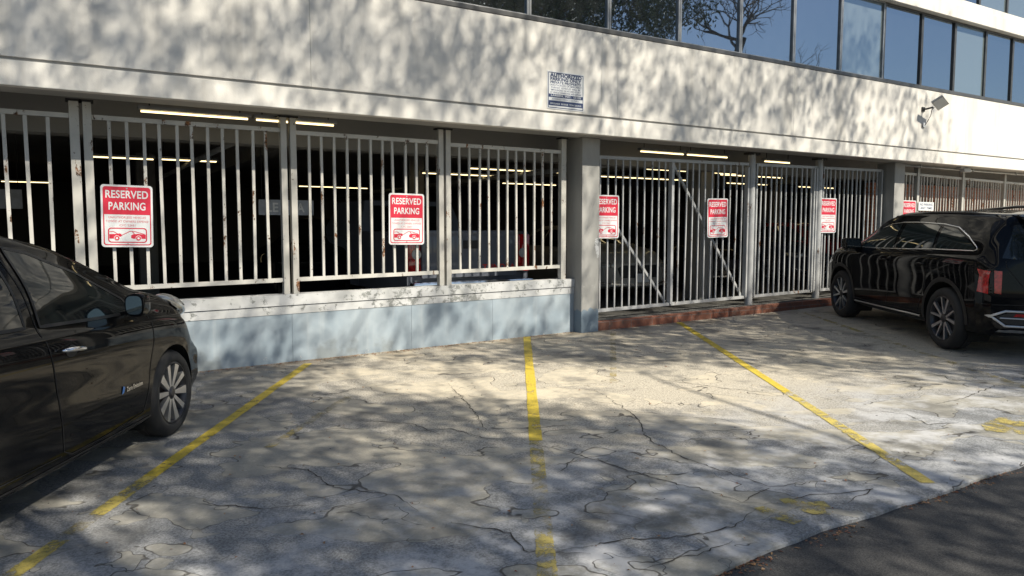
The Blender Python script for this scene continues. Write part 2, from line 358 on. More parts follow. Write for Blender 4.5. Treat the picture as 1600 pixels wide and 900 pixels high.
cracks = [
 [(4.18,5.37),(4.07,4.96),(3.89,4.46),(3.76,4.21),(3.65,4.08),(3.53,3.84),(3.53,3.71),(3.48,3.54),(3.48,3.3),(3.51,3.12),(3.53,2.82),(3.68,2.78),(3.92,2.69),(4.02,2.63),(4.12,2.79)],
 [(2.71,4.41),(2.84,4.2),(2.93,3.9),(2.99,3.61),(3.04,3.41),(3.1,3.15),(3.18,2.97),(3.21,2.75),(3.35,2.63)],
 [(3.35,2.63),(3.59,2.62),(3.85,2.52),(4.01,2.48),(3.65,2.44)],
 [(3.19,2.65),(2.94,2.56),(2.72,2.57),(2.52,2.64),(2.32,2.74),(2.14,2.77),(1.95,2.82)],
 [(2.78,2.44),(2.56,2.42),(2.41,2.44),(2.27,2.45),(2.18,2.45)],
 [(4.94,5.39),(5.1,5.02),(5.24,4.68),(5.41,4.45),(5.39,4.23)],
 [(7.77,3.35),(7.45,3.43),(7.04,3.39),(6.58,3.33),(6.23,3.37)],
 [(2.19,5.02),(2.47,4.94),(2.59,4.57),(2.71,4.41)],
 [(3.53,2.82),(3.34,2.78),(3.21,2.75)], [(2.93,3.9),(2.6,3.69)], [(1.9,6.56),(2.14,6.49),(2.38,6.64)],
 [(3.15,6.29),(2.9,5.33),(2.65,4.63)], [(5.6,3.6),(5.75,3.3),(5.6,3.05),(5.9,2.95)], [(4.5,3.0),(4.7,3.05),(4.62,2.8),(4.4,2.75)],
 [(1.0,4.9),(1.3,4.6),(1.35,4.2),(1.6,3.9),(1.62,3.6)], [(.6,4.4),(.9,4.1),(1.2,4.0)], [(1.9,5.6),(2.3,5.2),(2.35,4.8)],
 [(6.9,6.7),(7.3,6.1),(7.2,5.6),(7.6,5.2)], [(5.0,7.6),(5.4,7.2),(6.0,7.1)], [(1.7,3.4),(1.9,3.1),(1.85,2.9),(2.1,2.7)]]
mb = MB(); rc = random.Random(11)
for ln in cracks:
    pts = []
    for a, b in zip(ln, ln[1:]):
        n = max(2, int(math.dist(a,b)/.035))
        for i in range(n): t = i/n; pts.append((a[0]+(b[0]-a[0])*t+rc.gauss(0,.008), a[1]+(b[1]-a[1])*t+rc.gauss(0,.008)))
    pts.append(ln[-1]); m = len(pts)
    ribbon(mb, pts, [(.0015+.0075*min(1, 4*min(i,m-1-i)/m))*rc.uniform(.4,1.2) for i in range(m)], .0035)
tag(mb.build('ground_cracks', M['crack']), kind='structure')

# ---------------------------------------------------------------- the building
YF, YS, YB = 7.75, 8.20, 8.30      # fascia face, inner soffit edge, fence plane
X0, X1 = -9.0, 34.0
bld = empty('office_building', (0, YF, 0)); tag(bld, 'long off-white office building with blue mirrored windows over an open parking garage', 'building')
def bp(mb, name, mat, parent=None, **kw):
    if parent is None or parent is bld:
        return mb.build(name, mat, bld, loc=(0,-YF,0), **kw)
    return mb.build(name, mat, parent, **kw)
joints = [-5.2, -1.5, 2.32, 6.14, 6.41, 9.98, 13.46, 13.76, 16.31, 20.1, 24, 28]
es = [X0]+joints+[X1]
mb = MB()
for a, b in zip(es, es[1:]): mb.box((a+.0012, YF, 3.075), (b-.0012, YF+.10, 4.135), .002)
bp(mb, 'wall_panel', M['stucco'])
mb = MB(); mb.box((X0, YF-.012, 2.83), (X1, YF+.10, 3.045), .006); bp(mb, 'lower_band', M['stucco'])
mb = MB(); mb.box((X0, YF+.02, 3.0455), (X1, YF+.14, 3.0745)); mb.box((X0, YF+.102, 3.08), (X1, YF+.14, 4.10)); bp(mb, 'groove', M['groove'])
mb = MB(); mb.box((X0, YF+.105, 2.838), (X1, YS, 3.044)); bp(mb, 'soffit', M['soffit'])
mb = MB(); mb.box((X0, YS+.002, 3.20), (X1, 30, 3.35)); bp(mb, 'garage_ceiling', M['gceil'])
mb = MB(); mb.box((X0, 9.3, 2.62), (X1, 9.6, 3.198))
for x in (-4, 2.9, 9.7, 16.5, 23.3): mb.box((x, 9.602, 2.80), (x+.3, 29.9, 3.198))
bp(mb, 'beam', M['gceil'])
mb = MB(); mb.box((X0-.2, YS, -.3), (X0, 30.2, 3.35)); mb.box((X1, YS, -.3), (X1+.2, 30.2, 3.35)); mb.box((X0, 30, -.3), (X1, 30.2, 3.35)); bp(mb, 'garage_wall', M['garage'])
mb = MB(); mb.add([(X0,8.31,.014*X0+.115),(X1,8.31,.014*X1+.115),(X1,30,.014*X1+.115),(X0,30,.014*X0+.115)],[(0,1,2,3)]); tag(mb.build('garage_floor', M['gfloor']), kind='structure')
# upper storeys
mb = MB()
for a, b in zip(es, es[1:]): pass
mb.box((X0, YF-.05, 5.53), (X1, YF+.3, 5.775), .008); mb.box((X0, YF-.015, 5.79), (X1, YF+.3, 5.905), .004); mb.box((X0, YF+.0, 7.35), (X1, YF+.3, 8.6), .01)
bp(mb, 'storey_band', M['stucco'])
mb = MB(); mb.box((X0, YF+.03, 5.776), (X1, YF+.25, 5.789)); mb.box((X0, YF+.5, 4.1), (X1, YF+.6, 8.5)); mb.box((X0,YF+.305,8.4),(X1,29,8.6)); bp(mb, 'core_wall', M['groove'])
mb = MB(); mb.box((X0, YF+.005, 4.145), (X1, YF+.13, 4.20), .004); bp(mb, 'window_sill', M['frame'])
mull = [-4.95,-3.7,-2.45,-1.2,.05,1.3,2.55,3.80,5.06,6.316,7.581,8.821,10.037,11.227,12.42,13.591,14.703,15.836,16.904,18.05,19.2,20.4,21.6,22.8,24,25.2,26.4,27.6]
r3 = random.Random(5)
def win(a, b, z0, z1, mat):
    f = MB(); t = .028; yy = YF+.07
    f.box((a, yy, z0), (a+t, yy+.07, z1)); f.box((b-t, yy, z0), (b, yy+.07, z1)); f.box((a+t, yy, z0), (b-t, yy+.07, z0+t)); f.box((a+t, yy, z1-t), (b-t, yy+.07, z1))
    o = bp(f, 'window', M['frame_light' if (a+b)/2 < 12 else 'frame'])
    tl = r3.uniform(-.0015, .0015); tz = r3.uniform(-.0015, .0015)
    g = MB(); g.hexa([(a+t,yy+.03-tl-tz,z0+t),(b-t,yy+.03+tl-tz,z0+t),(b-t,yy+.04+tl,z0+t),(a+t,yy+.04-tl,z0+t),(a+t,yy+.03-tl+tz,z1-t),(b-t,yy+.03+tl+tz,z1-t),(b-t,yy+.04+tl,z1-t),(a+t,yy+.04-tl,z1-t)])
    g.build('pane', mat, o)
for i, (a, b) in enumerate(zip(mull, mull[1:])):
    bl = (11.0 < a < 11.5) or (14.5 < a < 15.2 - .3) or i in (24,)
    win(a+.003, b-.003, 4.202, 5.528, M['window_blind'] if bl else M['window'])
for i, (a, b) in enumerate(zip(mull, mull[1:])):
    win(a-.32, b-.326, 5.907, 7.348, M['window_blind'] if a > 15 else M['window'])
# columns
for x0, x1 in ((6.085, 6.385), (13.33, 13.655)):
    mb = MB(); z0 = gz(x0, 8.1)-.05; mb.box((x0, 8.08, z0), (x1, 8.44, 2.836), .012); bp(mb, 'column', M['column'])
pp = [(6.315,1.46),(6.345,1.49),(6.375,1.47),(6.380,1.36),(6.379,1.22),(6.350,1.20),(6.352,1.27),(6.330,1.25),(6.322,1.33),(6.300,1.36),(6.305,1.42)]
mb = MB(); mb.prism(pp, 8.0775, 8.0805); bp(mb, 'paint_patch', M['peel'])
for x, y in ((10.35,10.05),(6.6,15),(1.5,17.5),(12.6,17),(18.5,15),(-3,15),(-3,10.0),(25,10.1)):
    mb = MB(); mb.box((x,y,.05),(x+.35,y+.4,3.199)); bp(mb, 'column', M['gceil'])
# left part: low wall
def zl(x, a, b): return a + b*x       # tilted line
wall = empty('low_wall', (2.5, 8.25, .13)); tag(wall, 'low pale-blue painted concrete wall with peeling white top under the left railings', 'wall')
wo = lambda mb, n, m: mb.build(n, m, wall, loc=(-2.5,-8.25,-.13))
XA, XB = -9.0, 6.083
def slab(mb, y0, y1, f0, f1, xa=XA, xb=XB):
    mb.hexa([(xa,y0,f0(xa)),(xb,y0,f0(xb)),(xb,y1,f0(xb)),(xa,y1,f0(xa)),(xa,y0,f1(xa)),(xb,y0,f1(xb)),(xb,y1,f1(xb)),(xa,y1,f1(xa))])
zt_ = lambda x: .858+.0095*x; zg = lambda x: .733+.0125*x; zs_ = lambda x: .632+.0135*x
mb = MB(); cuts = [XA, -2.2, .9, 2.2, 3.64, 4.78, XB]
for a, b in zip(cuts, cuts[1:]): slab(mb, 8.25, 8.44, lambda x: gz(x,8.25)-.06, lambda x: zs_(x), a+.0015, b-.0015)
slab(mb, 8.262, 8.43, lambda x: gz(x,8.25)-.06, lambda x: zs_(x)-.002)
wo(mb, 'wall_face', M['bluewall'])
mb = MB(); slab(mb, 8.244, 8.44, lambda x: zs_(x)+.001, lambda x: zg(x)-.006); wo(mb, 'white_band', M['peel'])
mb = MB(); slab(mb, 8.232, 8.46, lambda x: zg(x), zt_); wo(mb, 'cap', M['peel'])
# brick kerb under the gates
kb = empty('brick_kerb', (9.8, 8.15, .2)); tag(kb, 'low kerb of red bricks under the sliding gates', 'kerb')
for xa, xb in ((6.387, 13.327), (13.657, X1)):
    mb = MB(); slab(mb, 8.10, 8.20, lambda x: gz(x,8.1)-.05, lambda x: gz(x,8.1)+.125, xa, xb); mb.build('brick_course', M['brick'], kb, loc=(-9.8,-8.15,-.2))
    mb = MB(); slab(mb, 8.202, 8.6, lambda x: gz(x,8.1)-.05, lambda x: gz(x,8.1)+.130, xa, xb); mb.build('kerb_bed', M['garage'], kb, loc=(-9.8,-8.15,-.2))
bwall = MB(); bwall.box((14.2, 9.05, .2), (24.5, 9.25, 2.55)); tag(bwall.build('brick_wall', M['brickwall']), 'orange-brown brick wall just behind the far right railings', 'wall')

# ---------------------------------------------------------------- fences
def fence(label, xa, xb, ztop, zbot, bars, bw, postL, postR, foot, mat='fence', gate=False, braces=(), name='fence_panel', rails=True, grp='white metal railing bays of the garage front', y=YB, cat='railing', posttop=2.834):
    f0 = foot((xa+xb)/2)
    o = empty(name, ((xa+xb)/2, y, f0)); tag(o, label, cat, grp)
    L = (-(xa+xb)/2, -y, -f0)
    mb = MB(); zt = ztop
    mb.hexa([(xa,y-.02,zt(xa)-.045),(xb,y-.02,zt(xb)-.045),(xb,y+.02,zt(xb)-.045),(xa,y+.02,zt(xa)-.045),(xa,y-.02,zt(xa)),(xb,y-.02,zt(xb)),(xb,y+.02,zt(xb)),(xa,y+.02,zt(xa))]); mb.build('top_rail', M[mat], o, loc=L)
    mb = MB(); mb.hexa([(xa,y-.02,zbot(xa)-.02),(xb,y-.02,zbot(xb)-.02),(xb,y+.02,zbot(xb)-.02),(xa,y+.02,zbot(xa)-.02),(xa,y-.02,zbot(xa)+.025),(xb,y-.02,zbot(xb)+.025),(xb,y+.02,zbot(xb)+.025),(xa,y+.02,zbot(xa)+.025)]); mb.build('bottom_rail', M[mat], o, loc=L)
    for x in bars:
        mb = MB(); j = rnd.uniform(-.003,.003)
        mb.box((-bw/2,-bw/2, 0), (bw/2,bw/2, zt(x)-.046 - zbot(x)-.026))
        b = mb.build('bar', M[mat], o, loc=(x+j+L[0], 0, zbot(x)+.0255+L[2])); b.rotation_euler = (0, rnd.gauss(0,.005), 0)
    for (a, b, pw) in postL+postR:
        mb = MB(); x = (a+b)/2; mb.box((a, y-.04, foot(x)), (b, y+.04, posttop), .004); mb.build('post', M['post' if not gate else 'gate'], o, loc=L)
        if not gate:
            mb = MB(); mb.box((a-.025, y-.055, posttop-.02), (b+.02, y+.055, posttop-.0005)); mb.build('post_bracket', M['black'], o, loc=L)
    for a, b in braces:
        mb = MB(); mb.bar((a[0], y+.045, a[1]), (b[0], y+.045, b[1]), .035, .03); mb.build('brace', M[mat], o, loc=L)
    return o
foot = lambda x: zt_(x)+.001
zt0 = lambda x: 2.70; zbt = lambda x: 1.005+.0142*x
spread = lambda a, b, n: [a+(b-a)*(i+1)/(n+1) for i in range(n)]
fence('white railing bay behind the roof of the black car at the far left', -2.0, .15, zt0, zbt, [-.03-.165*i for i in range(12)], .032, [(-2.09,-2.0,1)], [(.15,.232,1)], foot)
fence('widest white railing bay, left of the level sign, with a reserved parking sign', .337, 2.125, zt0, zbt, spread(.337,2.125,11), .030, [(.262,.337,1)], [(2.125,2.19,1)], foot)
fence('white railing bay with the reserved parking sign in front of a red tail lamp', 2.295, 4.03, lambda x: 2.685, zbt, spread(2.295,4.03,11), .028, [(2.228,2.295,1)], [(4.03,4.095,1)], foot)
fence('white railing bay directly left of the thick grey column, truck behind it', 4.195, 5.87, lambda x: 2.665, zbt, spread(4.195,5.87,11), .026, [(4.128,4.195,1)], [(5.87,5.95,1)], foot)
gfoot = lambda x: gz(x,8.1)+.131
zgt = lambda x: 2.55+.0125*x; zgb = lambda x: .33+.0165*x
gb = spread(6.43, 9.60, 22); 
fence('wide sliding gate of white bars with two diagonal braces, right of the grey column', 6.40, 9.60, zgt, zgb, gb, .020, [(6.388,6.43,1),(7.90,7.95,1)], [(9.565,9.60,1)], zgb, 'gate', True, [((6.55,2.05),(7.86,.50)),((7.99,2.58),(9.56,.50))], name='sliding_gate', grp='white barred gates', cat='gate', posttop=2.6)
fence('gate of white bars between the two round poles, no brace', 9.77, 11.34, zgt, zgb, spread(9.77,11.34,11), .022, [(9.77,9.80,1)], [(11.24,11.275,1),(11.305,11.34,1)], zgb, 'gate', True, name='sliding_gate', grp='white barred gates', cat='gate', posttop=2.66)
fence('gate of white bars behind the bonnet of the black SUV, left of the second column', 11.49, 13.25, zgt, zgb, spread(11.49,13.25,13), .022, [(11.49,11.52,1)], [(13.22,13.25,1)], zgb, 'gate', True, name='sliding_gate', grp='white barred gates', cat='gate', posttop=2.7)
for x, l in ((9.685,'round white steel gate pole right of the braced gate'),(11.415,'round white steel gate pole behind the third reserved parking sign of the gates')):
    o = empty('gate_post', (x, YB, gfoot(x))); tag(o, l, 'post', 'round gate poles')
    mb = MB(); mb.tube([(0,0,0),(0,0,2.82-gfoot(x))], .062, 20); mb.build('pole', M['gate'], o, angle=40)
    mb = MB(); mb.box((-.13,-.06,2.80-gfoot(x)),(.13,.06,2.836-gfoot(x))); mb.build('top_plate', M['black'], o)
zrt = lambda x: 2.69-.012*(x-14.4); zrb = lambda x: .45+.014*x
px = [13.70, 14.44, 16.09, 17.81, 19.5, 21.2]
rl = ['narrow bay of thin white bars touching the second column', 'bay of thin white bars behind the small white notice', 'bay of thin white bars above the SUV roof rails, under the security camera', 'rightmost visible bay of thin white bars', 'bay of thin white bars beyond the right edge']
for i in range(5):
    a, b = px[i]+.04, px[i+1]-.04; n = max(3, round((b-a)/.105)-1)
    fence(rl[i], a, b, zrt, zrb, spread(a,b,n), .022, [], [(b, b+.078,1)], gfoot, 'fence', False, grp='thin barred railing bays right of the second column')

# ---------------------------------------------------------------- signs
def rrect(x0, z0, x1, z1, r, n=6):
    P = []
    for cx, cz, a0 in ((x1-r,z1-r,0),(x0+r,z1-r,90),(x0+r,z0+r,180),(x1-r,z0+r,270)):
        for i in range(n+1): a = R(a0+90*i/n); P.append((cx+r*math.cos(a), cz+r*math.sin(a)))
    return P
def frame_ring(mb, o, i, y0, y1):
    n = len(o); mb.add([(x,y0,z) for x,z in o]+[(x,y0,z) for x,z in i]+[(x,y1,z) for x,z in o]+[(x,y1,z) for x,z in i],
        [(a,(a+1)%n,n+(a+1)%n,n+a) for a in range(n)]+[(2*n+a,3*n+a,3*n+(a+1)%n,2*n+(a+1)%n) for a in range(n)]+[(a,2*n+a,2*n+(a+1)%n,(a+1)%n) for a in range(n)])
def reserved_sign(x, zc, label, y=8.245, tilt=0):
    o = empty('parking_sign', (x, y, zc)); tag(o, label, 'sign', 'red and white reserved parking signs'); o.rotation_euler = (0, tilt, 0)
    W, H = .2285, .305
    mb = MB(); mb.prism(rrect(-W,-H,W,H,.03), 0, .003); mb.build('plate', M['white_plate'], o)
    mb = MB(); frame_ring(mb, rrect(-W+.018,-H+.018,W-.018,H-.018,.026), rrect(-W+.028,-H+.028,W-.028,H-.028,.02), -.001, .0)
    P = rrect(-W+.026, .015, W-.026, H-.026, .02); mb.prism([p for p in P[:14]]+[(-W+.026,.015),(W-.026,.015)], -.0012, .0)
    frame_ring(mb, rrect(-.172,-.262,.172,-.115,.03), rrect(-.162,-.252,.162,-.125,.022), -.001, 0)
    for s, fx, wx in ((-1, -.155, -.095), (1, .155, .105)):    # towed cars
        if s < 0: mb.prism([(-.160,-.222),(-.160,-.178),(-.10,-.176),(-.072,-.170),(-.055,-.178),(-.052,-.196),(-.07,-.205),(-.075,-.222)][::-1], -.0011, 0)
        else: mb.prism([(.160,-.222),(.160,-.180),(.125,-.178),(.095,-.172),(.045,-.178),(.03,-.19),(.03,-.215),(.05,-.222)], -.0011, 0)
    for a, b in (((-.160,-.155),(-.125,-.152)),((-.125,-.152),(-.09,-.174)),((-.055,-.190),(.02,-.148)),((.02,-.148),(.07,-.152)),((.04,-.150),(.06,-.176)),((.07,-.152),(.15,-.178))):
        mb.bar((a[0],-.001,a[1]),(b[0],-.001,b[1]),.006,.0012)
    put_text(mb, 'UNAUTHORIZED VEHICLES', .030, 0, -.013, 0, .33); put_text(mb, 'TOWED AT OWNERS EXPENSE', .030, 0, -.052, 0, .375); put_text(mb, 'CVC 22651', .028, 0, -.090, 0, .14)
    mb.build('red_print', M['red_sign'], o)
    mb = MB(); put_text(mb, 'RESERVED', .104, 0, .213, -.0014, .375, .0022); put_text(mb, 'PARKING', .104, 0, .098, -.0014, .325, .0022)
    mb.build('white_print', M['white_plate'], o)
    for wx in (-.095, .095):
        mb = MB(); mb.prism([(wx+.026*math.cos(R(a)), -.216+.026*math.sin(R(a))) for a in range(0,360,20)], -.0018, 0); wp = mb.build('wheel_disc', M['white_plate'], o)
        mb = MB(); frame_ring(mb, [(wx+.022*math.cos(R(a)), -.217+.022*math.sin(R(a))) for a in range(0,360,20)], [(wx+.011*math.cos(R(a)), -.217+.011*math.sin(R(a))) for a in range(0,360,20)], -.0026, -.0018); mb.build('wheel_print', M['red_sign'], wp)
    mb = MB()
    for z in (.27,-.27): mb.tube([(0,-.004,z),(0,.0,z)], .007, 8)
    mb.build('bolt', M['steel'], o)
    return o
reserved_sign(.608, 1.728, 'leftmost reserved parking sign, just above the black car roof, fully visible', tilt=R(1.0))
reserved_sign(3.59, 1.72, 'reserved parking sign in front of the red tail lamp of the pickup', tilt=R(.5))
reserved_sign(6.64, 1.775, 'reserved parking sign half hidden by the thick grey column')
reserved_sign(8.87, 1.775, 'reserved parking sign on the braced gate above a diagonal brace', tilt=R(-1.2))
reserved_sign(11.63, 1.84, 'reserved parking sign beside the round pole near the SUV bonnet')
reserved_sign(14.12, 1.85, 'reserved parking sign right of the second column, above the SUV roof')
o = empty('notice_sign', (14.70, 8.24, 2.05)); tag(o, 'small white landscape notice beside the reserved sign above the SUV roof', 'sign')
mb = MB(); mb.prism(rrect(-.27,-.085,.27,.085,.01), 0, .004); mb.build('plate', M['white_plate'], o)
mb = MB(); put_text(mb, 'NO PARKING', .06, 0, .035, 0, .44, .001); put_text(mb, 'ANY TIME', .06, 0, -.035, 0, .40, .001); mb.build('print', M['navy_sign'], o)
o = empty('authorized_parking_sign', (5.565, YF-.006, 3.335)); tag(o, 'white and navy authorized parking only sign on the upper wall', 'sign')
mb = MB(); mb.prism(rrect(-.285,-.232,.285,.232,.006), 0, .005); mb.build('plate', M['white_plate'], o)
mb = MB(); frame_ring(mb, rrect(-.272,-.219,.272,.219,.003), rrect(-.263,-.210,.263,.210,.003), -.001, 0)
T = [('AUTHORIZED', .062, .185, .49, .0032), ('PARKING ONLY', .055, .138, .48, .0022), ('PRIVATE PROPERTY', .042, .096, .48, .0015), ('UNAUTHORIZED OR IMPROPERLY', .031, .063, .49, .0004),
     ('PARKED VEHICLES WILL BE', .031, .033, .45, .0004), ('IMPOUNDED 24 HOURS A DAY', .031, .003, .46, .0004), ('AT VEHICLE OWNERS RISK AND EXPENSE', .028, -.027, .48, .0004)]
for t, s, z, fw, b in T: put_text(mb, t, s, 0, z, 0, fw, b)
mb.box((-.263,-.0012,-.088),(.263,0,-.048)); mb.box((-.263,-.0012,-.19),(.263,0,-.128)); put_text(mb, 'STORED VEHICLES CALL', .026, 0, -.108, 0, .42)
mb.build('navy_print', M['navy_sign'], o)
mb = MB(); put_text(mb, 'LARSEN, INC.  (213)', .030, 0, -.068, -.0016, .46, .0006); put_text(mb, 'IMPOUNDS  RELEASE  TOW SERVICE', .026, 0, -.165, -.0016, .48, .0004); mb.build('white_print', M['white_plate'], o)

# flood light and security camera
o = empty('flood_light', (13.62, YF, 3.80)); tag(o, 'grey flood light on an arm above the right end of the off-white wall', 'wall lamp')
mb = MB(); mb.box((-.05,-.03,-.34),(.03,-.001,-.26),.006); mb.build('junction_box', M['white_plate'], o)
mb = MB(); mb.tube([(-.04,-.002,-.02),(-.04,-.06,-.02),(.0,-.16,.0)], .016); mb.box((-.09,-.02,-.06),(.0,-.001,.02),.004); mb.build('arm', M['black'], o)
mb = MB(); mb.box((-.22,-.15,-.028),(.22,.15,.028),.012)
for i in range(7): mb.box((-.15+i*.05,-.12,.029),(-.145+i*.05,.12,.045))
h = mb.build('lamp_head', M['steel'], o, angle=40); h.scale = (.68,.68,.68); h.location = (.04,-.26,.07); h.rotation_euler = (R(-34), R(22), R(6))
mb = MB(); mb.box((-.195,-.125,-.033),(.195,.125,-.029)); mb.build('lens', M['white_plate'], h)
mb = MB(); pts = [(.06-.02*i*0 + .05*math.sin(i*.5), -.10+.0*i, .02-.033*i) for i in range(11)]; mb.tube([(.02,-.17,.0)]+[(.03+.03*math.sin(i*.45),-.12+.009*i,-.04-.027*i) for i in range(10)]+[(-.03,-.02,-.33),(-.06,-.012,-.34),(-.07,-.012,-.28)], .006, 6); mb.build('cable', M['cable'], o, smooth=True)
o = empty('security_camera', (15.4, 7.98, 2.838)); tag(o, 'small white security camera under the overhang above the black SUV', 'camera')
mb = MB(); mb.box((-.06,-.05,-.03),(.06,.05,-.0005),.005); mb.build('mount', M['steel'], o)
mb = MB(); mb.box((.06,-.05,-.10),(.30,.05,-.015),.012); mb.build('housing', M['gate'], o, angle=40)
mb = MB(); mb.tube([(.30,0,-.058),(.34,0,-.060)], .038, 16); mb.build('lens_ring', M['chrome'], o, angle=40)
mb = MB(); mb.tube([(.341,0,-.06),(.345,0,-.06)], .028, 16); mb.build('lens', M['glass_dark'], o, angle=40)
o = empty('conduit', (13.7, 8.12, 2.80)); tag(o, 'thin grey conduit running under the overhang by the security camera', 'pipe')
mb = MB(); mb.tube([(0,0,0),(8,0,0)], .02, 8); mb.build('pipe', M['steel'], o, smooth=True)
mb = MB(); [mb.box((x,-.03,-.025),(x+.03,.03,.037)) for x in (.5,2.4,4.2,6.1)]; mb.build('clip', M['steel'], o)

# ---------------------------------------------------------------- fluorescent lamps
lamps = [(.75,1.85,8.42,'nearest to the soffit edge, left half'),(1.88,2.80,8.42,'nearest to the soffit edge, right half'),(.5,1.5,14.1,'behind the leftmost reserved sign'),(1.53,2.5,14.0,'seen over the middle of the widest bay'),
 (-1.14,0,22.5,'low at the far left edge'),(5.77,6.8,20.7,'above the level sign, left half'),(6.83,7.85,20.8,'above the level sign, right half'),(6.66,8.56,14.5,'lower one left of the grey column'),(6.94,9.22,12.9,'brightest one left of the grey column'),
 (9.9,11.64,16.6,'lowest one left of the grey column'),(7.65,8.6,8.72,'over the braced gate, left half'),(8.63,9.6,8.72,'over the braced gate, right half'),(10.63,11.35,8.85,'right of the first round pole'),(10.1,10.8,9.8,'above the gate sign'),
 (12.4,14.5,11.5,'over the second gate, upper'),(14.8,16.4,13.5,'over the second gate, lower'),(10.5,13.36,13.3,'low behind the braced gate'),(17.8,19.4,13.6,'behind the third gate'),(10.0,12.6,11.2,'behind the top of the braced gate'),(17.2,19.6,10.6,'deep behind the far right railings')]
for x0, x1, y, l in lamps:
    o = empty('fluorescent_lamp', ((x0+x1)/2, y, 3.19)); tag(o, 'lit fluorescent strip lamp under the garage ceiling, ' + l, 'ceiling lamp', 'fluorescent strip lamps in the garage')
    h = (x1-x0)/2
    mb = MB(); mb.box((-h,-.045,-.387),(h,.045,-.35),.004)
    mb.build('housing', M['frame_light'], o)
    mb = MB(); [mb.tube([(s*h*.8,0,-.34),(s*h*.8,0,0)], .006, 6) for s in (-1,1)]; mb.build('hanger', M['black'], o)
    mb = MB(); mb.tube([(-h+.03,0,-.402),(h-.03,0,-.402)], .010, 8); mb.build('tube', M['tube'], o, smooth=True)
# pipes and ducts under the garage ceiling
for i, (a, b, r_, l) in enumerate((((-8,10.6,2.98),(30,10.6,2.98),.055,'thick grey sprinkler main running along the garage ceiling nearest the fence'),((-8,12.1,3.02),(30,12.1,3.02),.03,'thin pipe under the garage ceiling behind the thick one'),
   ((2.0,9.7,2.72),(2.0,26,2.72),.04,'pipe running back into the garage over the widest bay'),((8.2,9.7,2.72),(8.2,26,2.72),.05,'pipe running back into the garage over the braced gate'))):
    mb = MB(); mb.tube([a, b], r_, 10); o = mb.build('ceiling_pipe', M['steel'], None, smooth=True); tag(o, l, 'pipe')
# hanging level sign and white board inside
o = empty('level_sign', (2.84, 10.8, 1.91)); tag(o, 'grey hanging sign with white letters in the dark garage behind the first double post', 'sign')
M['sign_grey'] = simple('grey_sign_paint', (.45, .48, .54), .6)
mb = MB(); mb.box((-.39,0,-.108),(.39,.02,.108)); mb.build('board', M['sign_grey'], o)
M['sign_white'] = simple('white_letter_paint', (.85, .85, .85), .5)
mb = MB(); put_text(mb, 'LE', .18, -.20, 0, -.002, .165, .005); put_text(mb, 'A', .18, .20, 0, -.002, .115, .005); mb.build('letters', M['sign_white'], o)
mb = MB(); [mb.tube([(s*.34,.01,.10),(s*.34,.01,1.29)], .005, 6) for s in (-1,1)]; mb.build('hanger', M['black'], o)
o = empty('white_board', (-.60, 14.0, 2.07)); tag(o, 'pale blank hanging board in the garage at the left edge', 'board')
mb = MB(); mb.box((-.17,0,-.15),(.17,.02,.15)); mb.build('board', M['sign_grey'], o); mb = MB(); [mb.tube([(s*.12,.01,.15),(s*.12,.01,1.13)], .005, 6) for s in (-1,1)]; mb.build('hanger', M['black'], o)
# ---------------------------------------------------------------- cars
def curve(pts, x):     # smooth 1D interpolation (monotone-ish Hermite)
    if x <= pts[0][0]: return pts[0][1]
    if x >= pts[-1][0]: return pts[-1][1]
    for i in range(len(pts)-1):
        if pts[i][0] <= x <= pts[i+1][0]: break
    x0, y0 = pts[i]; x1, y1 = pts[i+1]; d = (y1-y0)/(x1-x0)
    def slope(j):
        if j == 0 or j == len(pts)-1: return d
        a = (pts[j][1]-pts[j-1][1])/(pts[j][0]-pts[j-1][0]); b = (pts[j+1][1]-pts[j][1])/(pts[j+1][0]-pts[j][0])
        return 0 if a*b <= 0 else 2*a*b/(a+b)
    t = (x-x0)/(x1-x0); h = x1-x0; m0 = slope(i)*h; m1 = slope(i+1)*h
    return (2*t**3-3*t**2+1)*y0+(t**3-2*t**2+t)*m0+(-2*t**3+3*t**2)*y1+(t**3-t**2)*m1
def catmull(P, n):
    out = []
    for i in range(len(P)-1):
        p0 = P[max(i-1,0)]; p1 = P[i]; p2 = P[i+1]; p3 = P[min(i+2,len(P)-1)]
        for k_ in range(n):
            t = k_/n; out.append(tuple(.5*((2*b)+(-a+c)*t+(2*a-5*b+4*c-d)*t*t+(-a+3*b-3*c+d)*t**3) for a,b,c,d in zip(p0,p1,p2,p3)))
    out.append(P[-1]); return out
